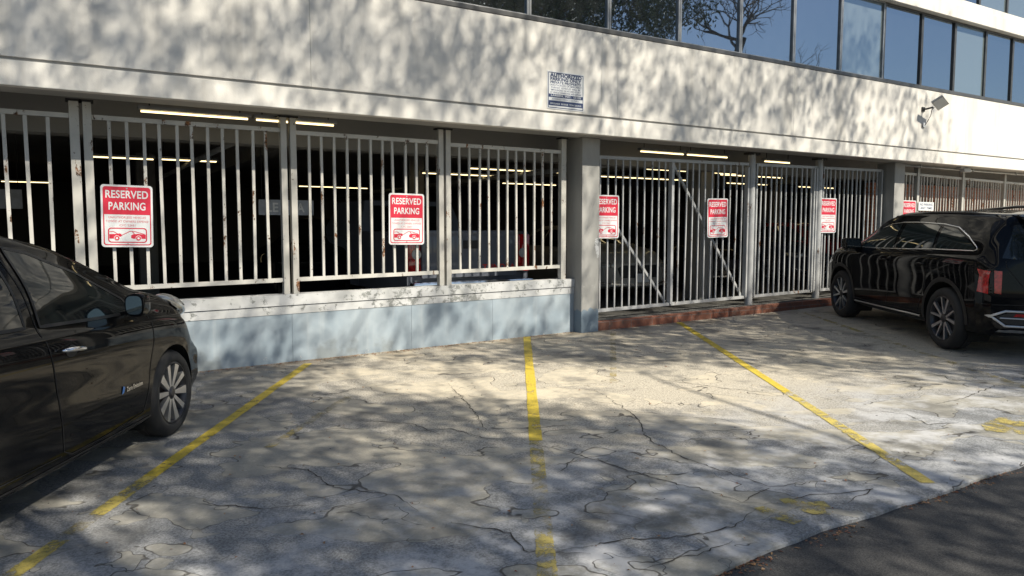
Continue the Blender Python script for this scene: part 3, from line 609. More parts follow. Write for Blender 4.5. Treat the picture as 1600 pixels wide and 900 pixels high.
class Car:
    def __init__(s, p):
        s.p = p; xr, xf = p['xr'], p['xf']; nx = 110
        def ring(x):
            zb = curve(p['zbot'],x); w_ = curve(p['hw'],x); zs = curve(p['zbelt'],x); zt = curve(p['ztop'],x); wr = curve(p['wroof'],x)*w_; g = max(zt-zs,.02)
            tuck = p.get('crease', 0)
            P = [(0,zb),(.6*w_,zb),(.90*w_,zb+.005),(.965*w_,zb+.06),(w_*.99,zb+.32*(zs-zb)),(w_*(1-tuck),zb+.56*(zs-zb)),(w_*1.0,zb+.80*(zs-zb)),(w_*.985,zs-.05*(zs-zb)),
                 (w_*.95,zs+.012*g/.5)]
            ys = w_*.95
            P += [((ys*.60+wr*.40)+.012,zs+.42*g),(wr+.012,zs+.80*g),(wr*.965,zs+.91*g),(wr*.86,zs+.965*g),(wr*.5,zt-.012),(0,zt)]
            return catmull(P, 5)
        xs = [xr+(xf-xr)*(.5-.5*math.cos(math.pi*i/nx))*.55+(xf-xr)*(i/nx)*.45 for i in range(nx+1)]
        rings = []; vs = []
        def bend(x, y, z):
            w0 = p['W']; f = min(1, abs(y)/w0)**2.6
            sf = max(0, min(1, (x-(xf-.85))/.85)); sr = max(0, min(1, (xr+.6-x)/.6)); sf = sf*sf*(3-2*sf); sr = sr*sr*(3-2*sr)
            X = x - p['bf']*sf*f + p['br']*sr*f
            X -= sf*p.get('rakef', 0)*max(0, (z-.45)) ; X += sr*p.get('raker', 0)*max(0, z-.75)
            return (X, y, z)
        for x in xs:
            r = ring(x); full = [(y,z) for y,z in r] + [(-y,z) for y,z in r[-2:0:-1]]
            rings.append([bend(x,y,z) for y,z in full])
        n = len(rings[0]); h = n//2
        vs = [v for r in rings for v in r]; fs = []
        for i in range(nx):
            for j in range(n): fs.append((i*n+j, i*n+(j+1)%n, (i+1)*n+(j+1)%n, (i+1)*n+j))
        for ri, x, fl in ((0, xr, 1), (nx, xf, 0)):     # bent end caps
            m = 14; r = ring(x); base = ri*n; prev = None
            grid = []
            for j in range(h+1):
                row = []
                a = base+j; b = base+(n-j)%n
                y, z = r[j]
                if j in (0, h): row = [a]*(m+1)
                else:
                    row = [a]
                    for k_ in range(1, m): vs.append(bend(x, y*(1-2*k_/m), z)); row.append(len(vs)-1)
                    row.append(b)
                grid.append(row)
            for j in range(h):
                for k_ in range(m):
                    q = [grid[j][k_], grid[j][k_+1], grid[j+1][k_+1], grid[j+1][k_]]
                    q = [v for i_, v in enumerate(q) if v not in q[:i_]]
                    if len(q) >= 3: fs.append(tuple(q))
        s.vs, s.fs = vs, fs; s.bvh = BVHTree.FromPolygons(vs, fs)
    def body(s, root, mat, arches, name='body'):
        bm = bmesh.new(); V_ = [bm.verts.new(v) for v in s.vs]
        for f in s.fs:
            try: bm.faces.new([V_[i] for i in f])
            except ValueError: pass
        bmesh.ops.recalc_face_normals(bm, faces=bm.faces)
        lim = s.p['W']*.62
        for (x, z, r) in arches:
            for it in (0, 1):
                es_ = {e for f in bm.faces if abs(f.calc_center_median().y) > lim for e in f.edges
                       if all(abs(math.hypot(q.co.x-x, q.co.z-z)-r) < (.09, .03)[it] for q in e.verts)}
                bmesh.ops.subdivide_edges(bm, edges=list(es_), cuts=(2, 2)[it], use_grid_fill=True)
            kill = []
            for q in bm.verts:
                d = math.hypot(q.co.x-x, q.co.z-z)
                if abs(q.co.y) > lim and abs(d-r) < .0045: q.co.x = x+(q.co.x-x)*r/d; q.co.z = z+(q.co.z-z)*r/d
            for f in bm.faces:
                c = f.calc_center_median()
                if abs(c.y) > lim-.05 and math.hypot(c.x-x, c.z-z) < r-.0005: kill.append(f)
            bmesh.ops.delete(bm, geom=kill, context='FACES')
        me = bpy.data.meshes.new(name); bm.to_mesh(me); bm.free(); me.materials.append(mat)
        o = bpy.data.objects.new(name, me); C.objects.link(o); o.parent = root
        for p in me.polygons: p.use_smooth = True
        me.set_sharp_from_angle(angle=R(42))
        for (x, z, r) in arches:
            for sd in (1, -1):
                mb = MB(); n = 60; vs = []
                for i in range(n+1):
                    a_ = R(-35+250*i/n); px_, pz_ = x+r*math.cos(a_), z+r*math.sin(a_)
                    h, _ = s.hit('L' if sd > 0 else 'R', px_, pz_); yo = abs(h.y) if h else s.p['W']*.9
                    r2 = r+.012
                    vs += [(px_, sd*(yo-.004), pz_), (x+r2*math.cos(a_), sd*(yo-.03), z+r2*math.sin(a_)), (x+r2*math.cos(a_), sd*(s.p['W']-.34), z+r2*math.sin(a_)), (x, sd*(s.p['W']-.34), z)]
                fs = []
                for i in range(n):
                    for j in range(3): k_ = i*4+j; fs.append((k_, k_+4, k_+5, k_+1))
                mb.add(vs, fs); mb.build('wheel_arch', M['void'], root)
        return o
    def hit(s, view, a, b):
        if view in 'LR':
            sd = 1 if view == 'L' else -1; r = s.bvh.ray_cast(Vector((a, sd*4, b)), Vector((0,-sd,0)))
        elif view == 'B': r = s.bvh.ray_cast(Vector((-6, a, b)), Vector((1,0,0)))
        elif view == 'F': r = s.bvh.ray_cast(Vector((6, a, b)), Vector((-1,0,0)))
        else: r = s.bvh.ray_cast(Vector((a, b, 5)), Vector((0,0,-1)))
        return (r[0], r[1]) if r[0] is not None else (None, None)
    def patch(s, view, poly, name, mat, parent, off=.004, step=.05, smooth=3):
        P = poly if smooth == 0 else poly
        pts = []
        for a, b in zip(P, P[1:]+P[:1]):
            n = max(1, int(math.dist(a,b)/step))
            for i in range(n): pts.append((a[0]+(b[0]-a[0])*i/n, a[1]+(b[1]-a[1])*i/n))
        nb = len(pts)
        x0 = min(p[0] for p in P); x1 = max(p[0] for p in P); z0 = min(p[1] for p in P); z1 = max(p[1] for p in P)
        def inside(x, z):
            c = False
            for (ax,az),(bx,bz) in zip(P, P[1:]+P[:1]):
                if (az > z) != (bz > z) and x < (bx-ax)*(z-az)/(bz-az)+ax: c = not c
            return c
        x = x0+step/2
        while x < x1:
            z = z0+step/2
            while z < z1:
                if inside(x, z): pts.append((x, z))
                z += step
            x += step
        V, E_, F, _, _, _ = delaunay_2d_cdt([Vector(p) for p in pts], [(i,(i+1)%nb) for i in range(nb)], [], 1, 1e-5)
        vs = []; ok = []
        for v in V:
            h, nn = s.hit(view, v[0], v[1])
            if h is None: vs.append((0,0,0)); ok.append(False); continue
            h = h + nn*off if nn.dot(h - Vector((0,0,.8))) > 0 else h - nn*off
            vs.append(h[:]); ok.append(True)
        fs = []
        for f in F:
            if not all(ok[i] for i in f): continue
            cx = sum(V[i][0] for i in f)/len(f); cz = sum(V[i][1] for i in f)/len(f)
            if inside(cx, cz): fs.append(tuple(f))
        used = sorted({i for f in fs for i in f}); mp = {i:k_ for k_, i in enumerate(used)}
        mb = MB(); mb.add([vs[i] for i in used], [tuple(mp[i] for i in f) for f in fs]); o = mb.build(name, mat, parent, smooth=True)
        # make normals agree with the outside
        me = o.data
        if me.polygons:
            c = sum((p.normal.dot(p.center - Vector((0,0,.7))) for p in me.polygons))
            if c < 0: me.flip_normals()
        return o
    def strip(s, view, line, wd, name, mat, parent, off=.003, closed=False, n=None, raised=0):
        pts = []
        L = line+[line[0]] if closed else line
        for a, b in zip(L, L[1:]):
            m = max(1, int(math.dist(a,b)/.04))
            for i in range(m): pts.append((a[0]+(b[0]-a[0])*i/m, a[1]+(b[1]-a[1])*i/m))
        if not closed: pts.append(L[-1])
        vs = []; rows = []
        for i, p in enumerate(pts):
            a = pts[(i-1)%len(pts)] if closed or i else p; b = pts[(i+1)%len(pts)] if closed or i < len(pts)-1 else p
            dx, dz = b[0]-a[0], b[1]-a[1]; l = math.hypot(dx,dz) or 1; nx, nz = -dz/l*wd/2, dx/l*wd/2
            hs = [s.hit(view, p[0]+nx*q, p[1]+nz*q) for q in (1,0,-1)]
            if any(h[0] is None for h in hs): rows.append(None); continue
            rows.append(len(vs))
            for q, (h, nn) in zip((0,1,0), hs): vs.append((h + nn*(off+raised*q)*(1 if nn.dot(h-Vector((0,0,.8)))>0 else -1))[:])
        fs = []; m = len(rows)
        for i in range(m if closed else m-1):
            a, b = rows[i], rows[(i+1)%m]
            if a is None or b is None: continue
            fs += [(a,a+1,b+1,b),(a+1,a+2,b+2,b+1)]
        mb = MB(); mb.add(vs, fs); return mb.build(name, mat, parent, smooth=True)
def lathe(mb, prof, cx, cy, cz, n=48, sd=1):   # profile (r, y) around the y axis
    m = len(prof); vs = []
    for i in range(n):
        a = 2*math.pi*i/n
        for r, y in prof: vs.append((cx+r*math.cos(a), cy+sd*y, cz+r*math.sin(a)))
    fs = [(i*m+j, i*m+j+1, ((i+1)%n)*m+j+1, ((i+1)%n)*m+j) for i in range(n) for j in range(m-1)]
    mb.add(vs, fs)
def wheel(root, x, y, r, sd, style, wd=.215, rr=None, turn=0, rot=0):
    """sd = +1: outer face towards +y"""
    rr = rr or r*.70; e = empty_part = None
    h = wd/2
    mb = MB(); prof = [(rr,-h+.02),(rr+.02,-h),(r-.03,-h+.0),(r-.008,-h+.03),(r,-h+.05),(r,-.012),(r-.006,-.010),(r-.006,.0),(r,.002),(r,h-.05),(r-.008,h-.028),(r-.03,h-.004),(r-.05,h),(rr+.03,h+.002),(rr+.008,h-.006),(rr,h-.02)]
    lathe(mb, prof, 0, 0, 0, 64, sd); t = mb.build('tyre', M['rubber'], root, angle=50); t.location = (x, y, r); t.rotation_euler = (0, rot, turn)
    mb = MB(); lathe(mb, [(rr+.004,h-.012),(rr-.008,h-.008),(rr-.018,h-.02),(rr-.03,h-.07),(rr-.03,-h+.03)], 0,0,0,48,sd)
    rim = mb.build('rim', M['alloy' if style == 'plain' else 'alloy_dark'], t, angle=40)
    mb = MB(); lathe(mb, [(.001,h-.10),(rr-.03,h-.10)], 0,0,0,40,sd); lathe(mb, [(.001,h-.085),(.15,h-.085),(.155,h-.10)],0,0,0,32,sd); mb.build('brake_disc', M['alloy_dark'], t)
    mb = MB()
    if style == 'ten':
        for k_ in range(10):
            a = 2*math.pi*k_/10; ca, sa = math.cos(a), math.sin(a)
            q = lambda r_, t_, y_: (r_*ca-t_*sa, sd*y_, r_*sa+t_*ca)
            w0, w1 = .013, (.031 if k_ % 2 == 0 else .022)
            mb.hexa([q(.045,-w0,h-.05),q(rr-.015,-w1,h-.045),q(rr-.015,w1,h-.045),q(.045,w0,h-.05),q(.045,-w0,h-.022),q(rr-.01,-w1,h-.012),q(rr-.01,w1,h-.012),q(.045,w0,h-.022)])
    elif style == 'suv':
        for k_ in range(5):
            a = 2*math.pi*k_/5+.3
            def q(r_, an, t_, y_): c_, s_ = math.cos(a+an), math.sin(a+an); return (r_*c_-t_*s_, sd*y_, r_*s_+t_*c_)
            for an0, an1, w0, w1 in ((.0,-.16,.014,.009),(.12,.42,.013,.019)):
                mb.hexa([q(.04,an0,-w0,h-.05),q(rr-.015,an1,-w1,h-.045),q(rr-.015,an1,w1,h-.045),q(.04,an0,w0,h-.05),q(.04,an0,-w0,h-.025),q(rr-.01,an1,-w1,h-.010),q(rr-.01,an1,w1,h-.010),q(.04,an0,w0,h-.025)])
    else:
        for k_ in range(6):
            a = 2*math.pi*k_/6; ca, sa = math.cos(a), math.sin(a)
            q = lambda r_, t_, y_: (r_*ca-t_*sa, sd*y_, r_*sa+t_*ca)
            mb.hexa([q(.045,-.03,h-.05),q(rr-.015,-.03,h-.045),q(rr-.015,.03,h-.045),q(.045,.03,h-.05),q(.045,-.03,h-.022),q(rr-.01,-.02,h-.012),q(rr-.01,.02,h-.012),q(.045,.03,h-.022)])
    mb.build('spokes', M['alloy'], t)
    mb = MB(); lathe(mb, [(.001,h-.010),(.028,h-.011),(.034,h-.018),(.055,h-.024),(.058,h-.05)],0,0,0,24,sd); mb.build('hub_cap', M['alloy_dark'], t, angle=40)
    return t
def place(root, contact, local, az):   # put the local ground point on the world contact point
    c, s_ = math.cos(az), math.sin(az); x = contact[0]-(local[0]*c-local[1]*s_); y = contact[1]-(local[0]*s_+local[1]*c)
    root.location = (x, y, gz(x, y)); n = Vector((-.014, -.0115, 1)).normalized()
    root.rotation_euler = (Vector((0,0,1)).rotation_difference(n).to_matrix().to_4x4() @ Matrix.Rotation(az, 4, 'Z')).to_euler()

# ---- black hatchback on the left
hp = dict(xr=-2.16, xf=2.28, W=.885, bf=.46, br=.30, crease=.012,
  zbot=[(-2.16,.36),(-1.9,.24),(-1,.19),(1.2,.19),(1.95,.19),(2.28,.26)],
  hw=[(-2.16,.80),(-1.7,.87),(-1,.885),(.6,.885),(1.35,.885),(1.9,.865),(2.28,.80)],
  zbelt=[(-2.16,.98),(-1.5,1.08),(-.6,1.01),(.3,.965),(1.0,.93),(1.5,.88),(1.95,.76),(2.28,.56)],
  ztop=[(-2.16,1.04),(-1.95,1.36),(-1.5,1.46),(-.6,1.545),(-.1,1.545),(.35,1.47),(.85,1.28),(1.2,1.12),(1.6,1.015),(1.95,.88),(2.28,.62)],
  wroof=[(-2.16,.74),(-1.5,.69),(-.5,.69),(.2,.70),(.8,.74),(1.3,.80),(2.28,.82)])
hc = Car(hp); hatch = empty('parked_car'); tag(hatch, 'black-brown hatchback parked at the left edge, chrome door handle, cut off by the frame', 'car', 'parked cars')
az = R(57.9); place(hatch, (.715,5.895), (1.35,-.885), az)
hc.body(hatch, M['car_black'], [(1.35,.325,.350),(-1.35,.325,.350)])
for x in (1.35, -1.35):
    for sd in (1, -1): wheel(hatch, x, sd*.765, .318, sd, 'ten', rr=.225, rot=.1)
side = [
 ('front_window', [(.90,.975),(.84,1.07),(.50,1.27),(.15,1.41),(-.02,1.445),(-.07,1.02),(.40,.995)]),
 ('rear_window', [(-.19,1.03),(-.15,1.455),(-.4,1.455),(-.75,1.425),(-1.10,1.37),(-1.28,1.15),(-1.30,1.08),(-.9,1.055)])]
for v in 'LR':
    for nme, poly in side:
        o = hc.patch(v, poly, nme, M['glass_dark'], hatch); hc.strip(v, poly, .018, 'window_seal', M['black'], o, .006, True)
    hc.patch(v, [(.95,.97),(1.16,.955),(.95,1.055)], 'quarter_window', M['glass_dark'], hatch)
    hc.strip(v, [(1.06,.93),(1.06,.75),(1.0,.55),(.955,.40),(.90,.29),(.4,.262),(.1,.262),(.02,.30),(-.01,.6),(-.10,1.02),(-.09,1.46)], .008, 'door_gap', M['dark_seam'], hatch, .0025)
    hc.strip(v, [(.0,.28),(-.95,.30),(-1.02,.55),(-1.30,.85),(-1.34,1.08)], .008, 'door_gap', M['dark_seam'], hatch, .0025)
    hc.strip(v, [(1.02,.235),(-1.0,.235)], .012, 'sill_trim', M['black'], hatch, .004, raised=.004)
    sd = 1 if v == 'L' else -1
    for hx in (.12, -.98):
        h, nn = hc.hit(v, hx, .865)
        mb = MB(); mb.tube([(hx+.11*t, h.y+sd*(.012+.026*(1-t**4)), .862+.006*(1-t*t)+.012*-t) for t in [-1,-.8,-.5,0,.5,.8,1]], .012, 10, rs=[.006,.012,.015,.016,.015,.012,.006])
        mb.build('door_handle', M['chrome'], hatch, smooth=True)
        hc.patch(v, [(hx+.055*math.cos(R(a)), .855+.034*math.sin(R(a))) for a in range(0,360,24)], 'handle_recess', M['black'], hatch, .002)
    mb = MB(); c = (.74, sd*.945, 1.045)
    bm = bmesh.new(); bmesh.ops.create_uvsphere(bm, u_segments=24, v_segments=14, radius=1)
    P = []
    for q in bm.verts:
        x_, y_, z_ = [math.copysign(abs(t_)**.62, t_)*.93 for t_ in q.co]; x_ = x_ if x_ > -.35 else -.35
        P.append((c[0]+x_*.10, c[1]+y_*.068, c[2]+z_*(.080+.008*y_*sd)))
    bm.verts.index_update(); mb.add(P, [[q.index for q in f.verts] for f in bm.faces]); bm.free()
    mb.hexa([(.74,sd*.80,.965),(.86,sd*.80,.965),(.83,sd*.92,.985),(.74,sd*.92,.985),(.74,sd*.80,.99),(.86,sd*.80,.99),(.83,sd*.92,1.01),(.74,sd*.92,1.01)])
    m_ = mb.build('door_mirror', M['car_black'], hatch, angle=50)
    mb = MB(); mb.add([(c[0]-.0385, c[1]+.052*math.copysign(abs(math.cos(R(a)))**.6, math.cos(R(a))), c[2]+.060*math.copysign(abs(math.sin(R(a)))**.6, math.sin(R(a)))) for a in range(0,360,15)], [tuple(range(24))]); mb.build('mirror_glass', M['mirror'], m_)
    # raised headlamp pod along the wing
    L = [(1.52,.955),(1.66,.96),(1.86,.90),(2.02,.80),(2.10,.68),(2.02,.66),(1.9,.74),(1.72,.86),(1.56,.92)]
    o = hc.patch(v, L, 'headlamp', M['glass_clear'], hatch, .012, .03)
    bm = bmesh.new(); bmesh.ops.create_uvsphere(bm, u_segments=20, v_segments=12, radius=1); mb = MB()
    P = [(1.90+q.co.x*.27, sd*(.60-(q.co.x)*.05)+q.co.y*.11, .905-q.co.x*.085+q.co.z*.075) for q in bm.verts]; bm.verts.index_update(); mb.add(P, [[q.index for q in f.verts] for f in bm.faces]); bm.free(); mb.build('lens_ridge', M['glass_clear'], o, smooth=True)
h, nn = hc.hit('R', .62, .52); mb = MB(); put_text(mb, 'Zero Emission', .042, 0, 0, 0, .20, .0004); b = mb.build('badge', M['chrome'], hatch); b.location = (.78, h.y-.005, .50)
mb = MB(); mb.prism([(-.02,-.02),(.005,-.012),(.02,.02),(0,.03),(-.008,.008)], 0, .001)
M['badge_blue'] = simple('badge_blue', (.08,.30,.75), .3); b2 = mb.build('badge_mark', M['badge_blue'], hatch); b2.location = (.64, h.y-.006, .50)
hc.patch('T', [(.30,-.55),(.30,.55),(1.05,.68),(1.05,-.68)], 'windscreen', M['glass_dark'], hatch)
hc.strip('T', [(1.22,.72),(1.5,.69),(1.9,.60),(2.1,.5)], .008, 'bonnet_gap', M['dark_seam'], hatch); hc.strip('T', [(1.22,-.72),(1.5,-.69),(1.9,-.60),(2.1,-.5)], .008, 'bonnet_gap', M['dark_seam'], hatch)

# ---- black SUV on the right
sp = dict(xr=-2.46, xf=2.36, W=.95, bf=.36, br=.34, crease=.008, raker=.10,
  zbot=[(-2.46,.36),(-2.2,.27),(-1.2,.25),(1.3,.25),(2.0,.25),(2.36,.34)],
  hw=[(-2.46,.88),(-2.1,.935),(-1.4,.955),(-.4,.945),(.9,.945),(1.4,.955),(2.0,.93),(2.36,.86)],
  zbelt=[(-2.46,1.02),(-2.2,1.13),(-1.4,1.13),(0,1.095),(1.0,1.07),(1.6,1.03),(2.1,.96),(2.36,.82)],
  ztop=[(-2.46,1.10),(-2.36,1.40),(-2.18,1.58),(-1.6,1.625),(-.6,1.65),(0,1.64),(.45,1.565),(.95,1.33),(1.22,1.19),(1.6,1.14),(2.1,1.05),(2.36,.88)],
  wroof=[(-2.46,.80),(-2.1,.745),(-1,.74),(.2,.74),(.9,.77),(1.4,.82),(2.36,.84)])
sc2 = Car(sp); suv = empty('parked_car'); tag(suv, 'black SUV with chrome window trim and five-spoke wheels parked nose-in at the right', 'car', 'parked cars')
place(suv, (8.907,4.759), (-1.41,.955), math.atan2(2.382,1.506))
body_suv = sc2.body(suv, M['suv_black'], [(1.405,.385,.415),(-1.41,.385,.415)])
for x in (1.405, -1.41):
    for sd in (1, -1): wheel(suv, x, sd*.835, .368, sd, 'suv', wd=.235, rr=.262, rot=.35 if x > 0 else .0)
fw = [(1.00,1.125),(.78,1.25),(.45,1.385),(.25,1.44),(-.05,1.465),(-.09,1.15),(.4,1.135)]
rw = [(-.17,1.155),(-.15,1.468),(-.7,1.468),(-1.0,1.455),(-1.04,1.18)]
qw = [(-1.11,1.185),(-1.07,1.45),(-1.38,1.42),(-1.66,1.32),(-1.87,1.215),(-1.84,1.20)]
M['glass_suv'] = simple('suv_glass', (.012,.02,.022), .02, 0, spec=.9, var=.02)
for v in 'LR':
    for nme, poly in (('front_window', fw), ('rear_window', rw), ('quarter_window', qw)):
        sc2.patch(v, poly, nme, M['glass_suv'], suv)
    sc2.strip(v, [(1.04,1.118),(.4,1.125),(-.1,1.138),(-1.08,1.172),(-1.85,1.186),(-1.91,1.205),(-1.89,1.23),(-1.68,1.34),(-1.39,1.44),(-1.05,1.475),(-.5,1.49),(-.05,1.487),(.25,1.462),(.47,1.403)], .012, 'window_trim', M['chrome'], suv, .005, raised=.006)
    for q in ([(1.12,1.07),(1.06,.95),(1.02,.6),(.93,.37),(.2,.34),(0,.36),(-.09,.6),(-.12,1.12)], [(-.13,.37),(-.82,.38),(-.93,.6),(-1.02,.9),(-1.08,1.15)]):
        sc2.strip(v, q, .008, 'door_gap', M['dark_seam'], suv, .0025)
    sc2.strip(v, [(.92,.325),(-.92,.335)], .020, 'sill_trim', M['chrome'], suv, .02, raised=.008)
    sd = 1 if v == 'L' else -1
    for wx, in ((1.405,),(-1.41,)):       # black plastic arch lips
        pts = [(wx+.445*math.cos(R(a)), .385+.445*math.sin(R(a))) for a in range(-8,189,6)]
        sc2.strip(v, pts, .055, 'arch_moulding', M['black'], suv, .004, raised=.006)
    for hx in (.06, -.90):
        h, nn = sc2.hit(v, hx, .98); mb = MB(); mb.tube([(hx+.11*t, h.y+sd*(.010+.026*(1-t**4)), .985) for t in [-1,-.8,-.5,0,.5,.8,1]], .012, 10, rs=[.006,.012,.016,.017,.016,.012,.006]); mb.build('door_handle', M['suv_black'], suv, smooth=True)
    mb = MB(); mb.box((.86, sd*1.0-.12, 1.09), (1.04, sd*1.0+.12, 1.25), .045); mb.box((.92,sd*.90-.06,1.06),(.99,sd*.90+.06,1.10),.01); m_ = mb.build('door_mirror', M['suv_black'], suv, angle=40)
    mb = MB(); mb.box((.853, sd*1.0-.10, 1.11), (.858, sd*1.0+.10, 1.23)); mb.build('mirror_glass', M['glass_dark'], m_)
    # split tail lamp: tall outer block and narrow inner block
    def BP(pts, nm, mt, off=.006): return sc2.patch('B', [(sd*a, b) for a, b in pts], nm, mt, suv, off, .03)
    o = sc2.patch(v, [(-2.0,1.0),(-2.03,.93),(-2.01,.75),(-2.15,.735),(-2.16,.98),(-2.08,.985)], 'tail_lamp', M['red_lens'], suv, .007, .03)
    BP([(.80,.74),(.79,.985),(.85,.99),(.85,.75)], 'tail_lamp', M['red_lens'])
    BP([(.858,.74),(.858,1.0),(.88,1.0),(.88,.74)], 'lamp_divider', M['black'], .004)
    # bumper exhaust surround
    outer = [(.87,.50),(.76,.56),(.44,.56),(.36,.49),(.42,.40),(.76,.40)]; inner = [(.83,.495),(.745,.54),(.455,.54),(.39,.49),(.44,.42),(.745,.42)]
    sc2.strip('B', [(sd*a,b) for a,b in outer], .024, 'bumper_trim', M['alloy'], suv, .008, True, raised=.01)
    BP(inner, 'bumper_recess', M['black'], .003); BP([(.70,.505),(.68,.535),(.48,.535),(.46,.505)], 'reflector', M['red_lens'], .009)
    sc2.strip('B', [(sd*.80,.485),(sd*.38,.485)], .014, 'bumper_trim', M['alloy'], suv, .010, raised=.008)
    sc2.strip('B', [(sd*.80,.345),(0,.345)], .03, 'skid_plate', M['alloy'], suv, .008, raised=.008)
    sc2.strip('B', [(sd*.90,.62),(sd*.5,.64),(0,.64)], .008, 'bumper_gap', M['dark_seam'], suv, .004)
    sc2.strip('B', [(sd*.76,1.09),(sd*.76,1.03),(sd*.56,.70),(sd*.53,.64)], .008, 'tailgate_gap', M['dark_seam'], suv, .004)
sc2.patch('B', [(-.78,1.12),(-.64,1.47),(-.4,1.50),(.4,1.50),(.64,1.47),(.78,1.12),(.4,1.09),(-.4,1.09)], 'rear_window', M['glass_dark'], suv, .005)
mb = MB(); mb.hexa([(-2.20,-.58,1.53),(-2.42,-.56,1.50),(-2.42,.56,1.50),(-2.20,.58,1.53),(-2.0,-.60,1.59),(-2.42,-.56,1.53),(-2.42,.56,1.53),(-2.0,.60,1.59)]); mb.build('spoiler', M['suv_black'], suv)
sc2.patch('T', [(.50,-.55),(.50,.55),(1.12,.70),(1.12,-.70)], 'windscreen', M['glass_suv'], suv)
sc2.patch('L', [(1.70,.86),(1.80,.92),(2.15,.90),(2.12,.83),(1.9,.82)], 'headlamp', M['glass_clear'], suv, .005, .03); sc2.patch('R', [(1.70,.86),(1.80,.92),(2.15,.90),(2.12,.83),(1.9,.82)], 'headlamp', M['glass_clear'], suv, .005, .03)
mb = MB(); put_text(mb, 'SORENTO', .055, 0, 0, 0, .42, .001); b = mb.build('badge', M['chrome'], suv); h, _ = sc2.hit('B', .45, .92); b.location = (h.x-.012, .36, .93); b.rotation_euler = (0,0,R(-90))

# ---- second SUV parked beyond it
def copy_tree(o, parent=None):
    c = o.copy(); C.objects.link(c); c.parent = parent
    for ch in [q for q in bpy.data.objects if q.parent == o]: copy_tree(ch, c)
    return c
suv2 = copy_tree(suv); tag(suv2, 'dark blue-grey SUV with raised silver roof rails, only its roof showing beyond the black SUV', 'car', 'parked cars')
place(suv2, (11.64,5.02), (-1.41,.955), math.atan2(2.382,1.506))
M['suv2_paint'] = paint('blue_grey_car_paint', (.035,.042,.055))
for ch in suv2.children:
    if ch.name.startswith('body'): ch.material_slots[0].link = 'OBJECT'; ch.material_slots[0].material = M['suv2_paint']
for sd in (1,-1):
    hz = [sc2.hit('T', x, sd*.64)[0].z for x in (.25, -.6, -1.75)]
    mb = MB(); mb.tube([(.55,sd*.645,hz[0]-.03),(.40,sd*.645,hz[0]+.06),(0,sd*.645,hz[0]+.085),(-.6,sd*.645,hz[1]+.075),(-1.4,sd*.64,hz[2]+.095),(-1.72,sd*.64,hz[2]+.06),(-1.85,sd*.64,hz[2]-.01)], .018, 8, rs=[.014,.022,.022,.022,.022,.022,.014]); mb.build('roof_rail', M['alloy_dark'], suv2, smooth=True)
    hz = [sc2.hit('T', x, sd*.68)[0].z for x in (.25, -.6, -1.75)]
    mb = MB(); mb.tube([(.30,sd*.66,hz[0]+.005),(0,sd*.67,hz[0]+.022),(-.6,sd*.67,hz[1]+.02),(-1.4,sd*.665,hz[2]+.035),(-1.85,sd*.65,hz[2]+.0)], .014, 8); mb.build('roof_rail', M['black'], suv, smooth=True)

# ---- vehicles inside the garage
def simple_car(label, prm, loc, az, mat, wheels, arches, front=False, plate=False):
    cr = Car(prm); r = empty('garage_car'); tag(r, label, 'car', 'cars inside the dark garage')
    r.location = (loc[0], loc[1], .014*loc[0]+.12); r.rotation_euler = (0,0,az)
    cr.body(r, mat, arches)
    for x, z, rad in arches:
        for sd in (1,-1): wheel(r, x, sd*(prm['W']-.11), rad-.05, sd, 'plain')
    return cr, r
sedan = dict(hp); sedan['ztop'] = [(-2.16,.98),(-1.75,1.06),(-1.2,1.32),(-.6,1.43),(-.1,1.44),(.35,1.34),(.85,1.12),(1.2,1.0),(1.6,.95),(1.95,.87),(2.28,.70)]; sedan['zbelt'] = [(-2.16,.90),(-1,.94),(1,.90),(1.6,.84),(1.95,.78),(2.28,.62)]
ar = [(1.35,.335,.365),(-1.35,.335,.365)]
def dress(cr, r, front_at=2.2):
    for v in 'LR':
        cr.patch(v, [(.80,.97),(.40,1.18),(.1,1.32),(-.25,1.34),(-.25,.99)], 'side_window', M['glass_dark'], r); cr.patch(v, [(-.33,.99),(-.33,1.34),(-.8,1.30),(-1.2,1.12),(-1.2,1.0)], 'side_window', M['glass_dark'], r)
        cr.patch('T', [(.38,-.5),(.38,.5),(1.02,.64),(1.02,-.64)], 'windscreen', M['glass_dark'], r) if v == 'L' else None
        sd = 1 if v == 'L' else -1
        cr.patch('F', [(sd*.50,.62),(sd*.56,.70),(sd*.80,.72),(sd*.82,.64),(sd*.7,.60)], 'headlamp', M['glass_clear'], r, .006, .04)
        cr.strip('F', [(sd*.80,.34),(sd*.5,.30),(0,.29)], .03, 'bumper_trim', M['chrome'], r, .006)
    cr.patch('F', [(-.42,.42),(-.48,.60),(-.40,.66),(.40,.66),(.48,.60),(.42,.42)], 'grille', M['black'], r, .004, .06)
cr, r = simple_car('silver sedan facing out behind the left end of the braced gate', sedan, (9.75,12.95), R(-97), M['silver_paint'], None, ar)
dress(cr, r)
mb = MB(); frame_ring(mb, [(.075*math.cos(R(a)),.075*math.sin(R(a))) for a in range(0,360,15)], [(.058*math.cos(R(a)),.058*math.sin(R(a))) for a in range(0,360,15)], -.01, 0); b = mb.build('badge', M['chrome'], r); b.location = (2.285,0,.60); b.rotation_euler = (0,0,R(90))
mb = MB(); mb.box((-.155,-.01,-.08),(.155,0,.08)); b = mb.build('number_plate', M['white_plate'], r); b.location = (2.30,0,.42); b.rotation_euler = (0,0,R(90))
van = dict(sp); 
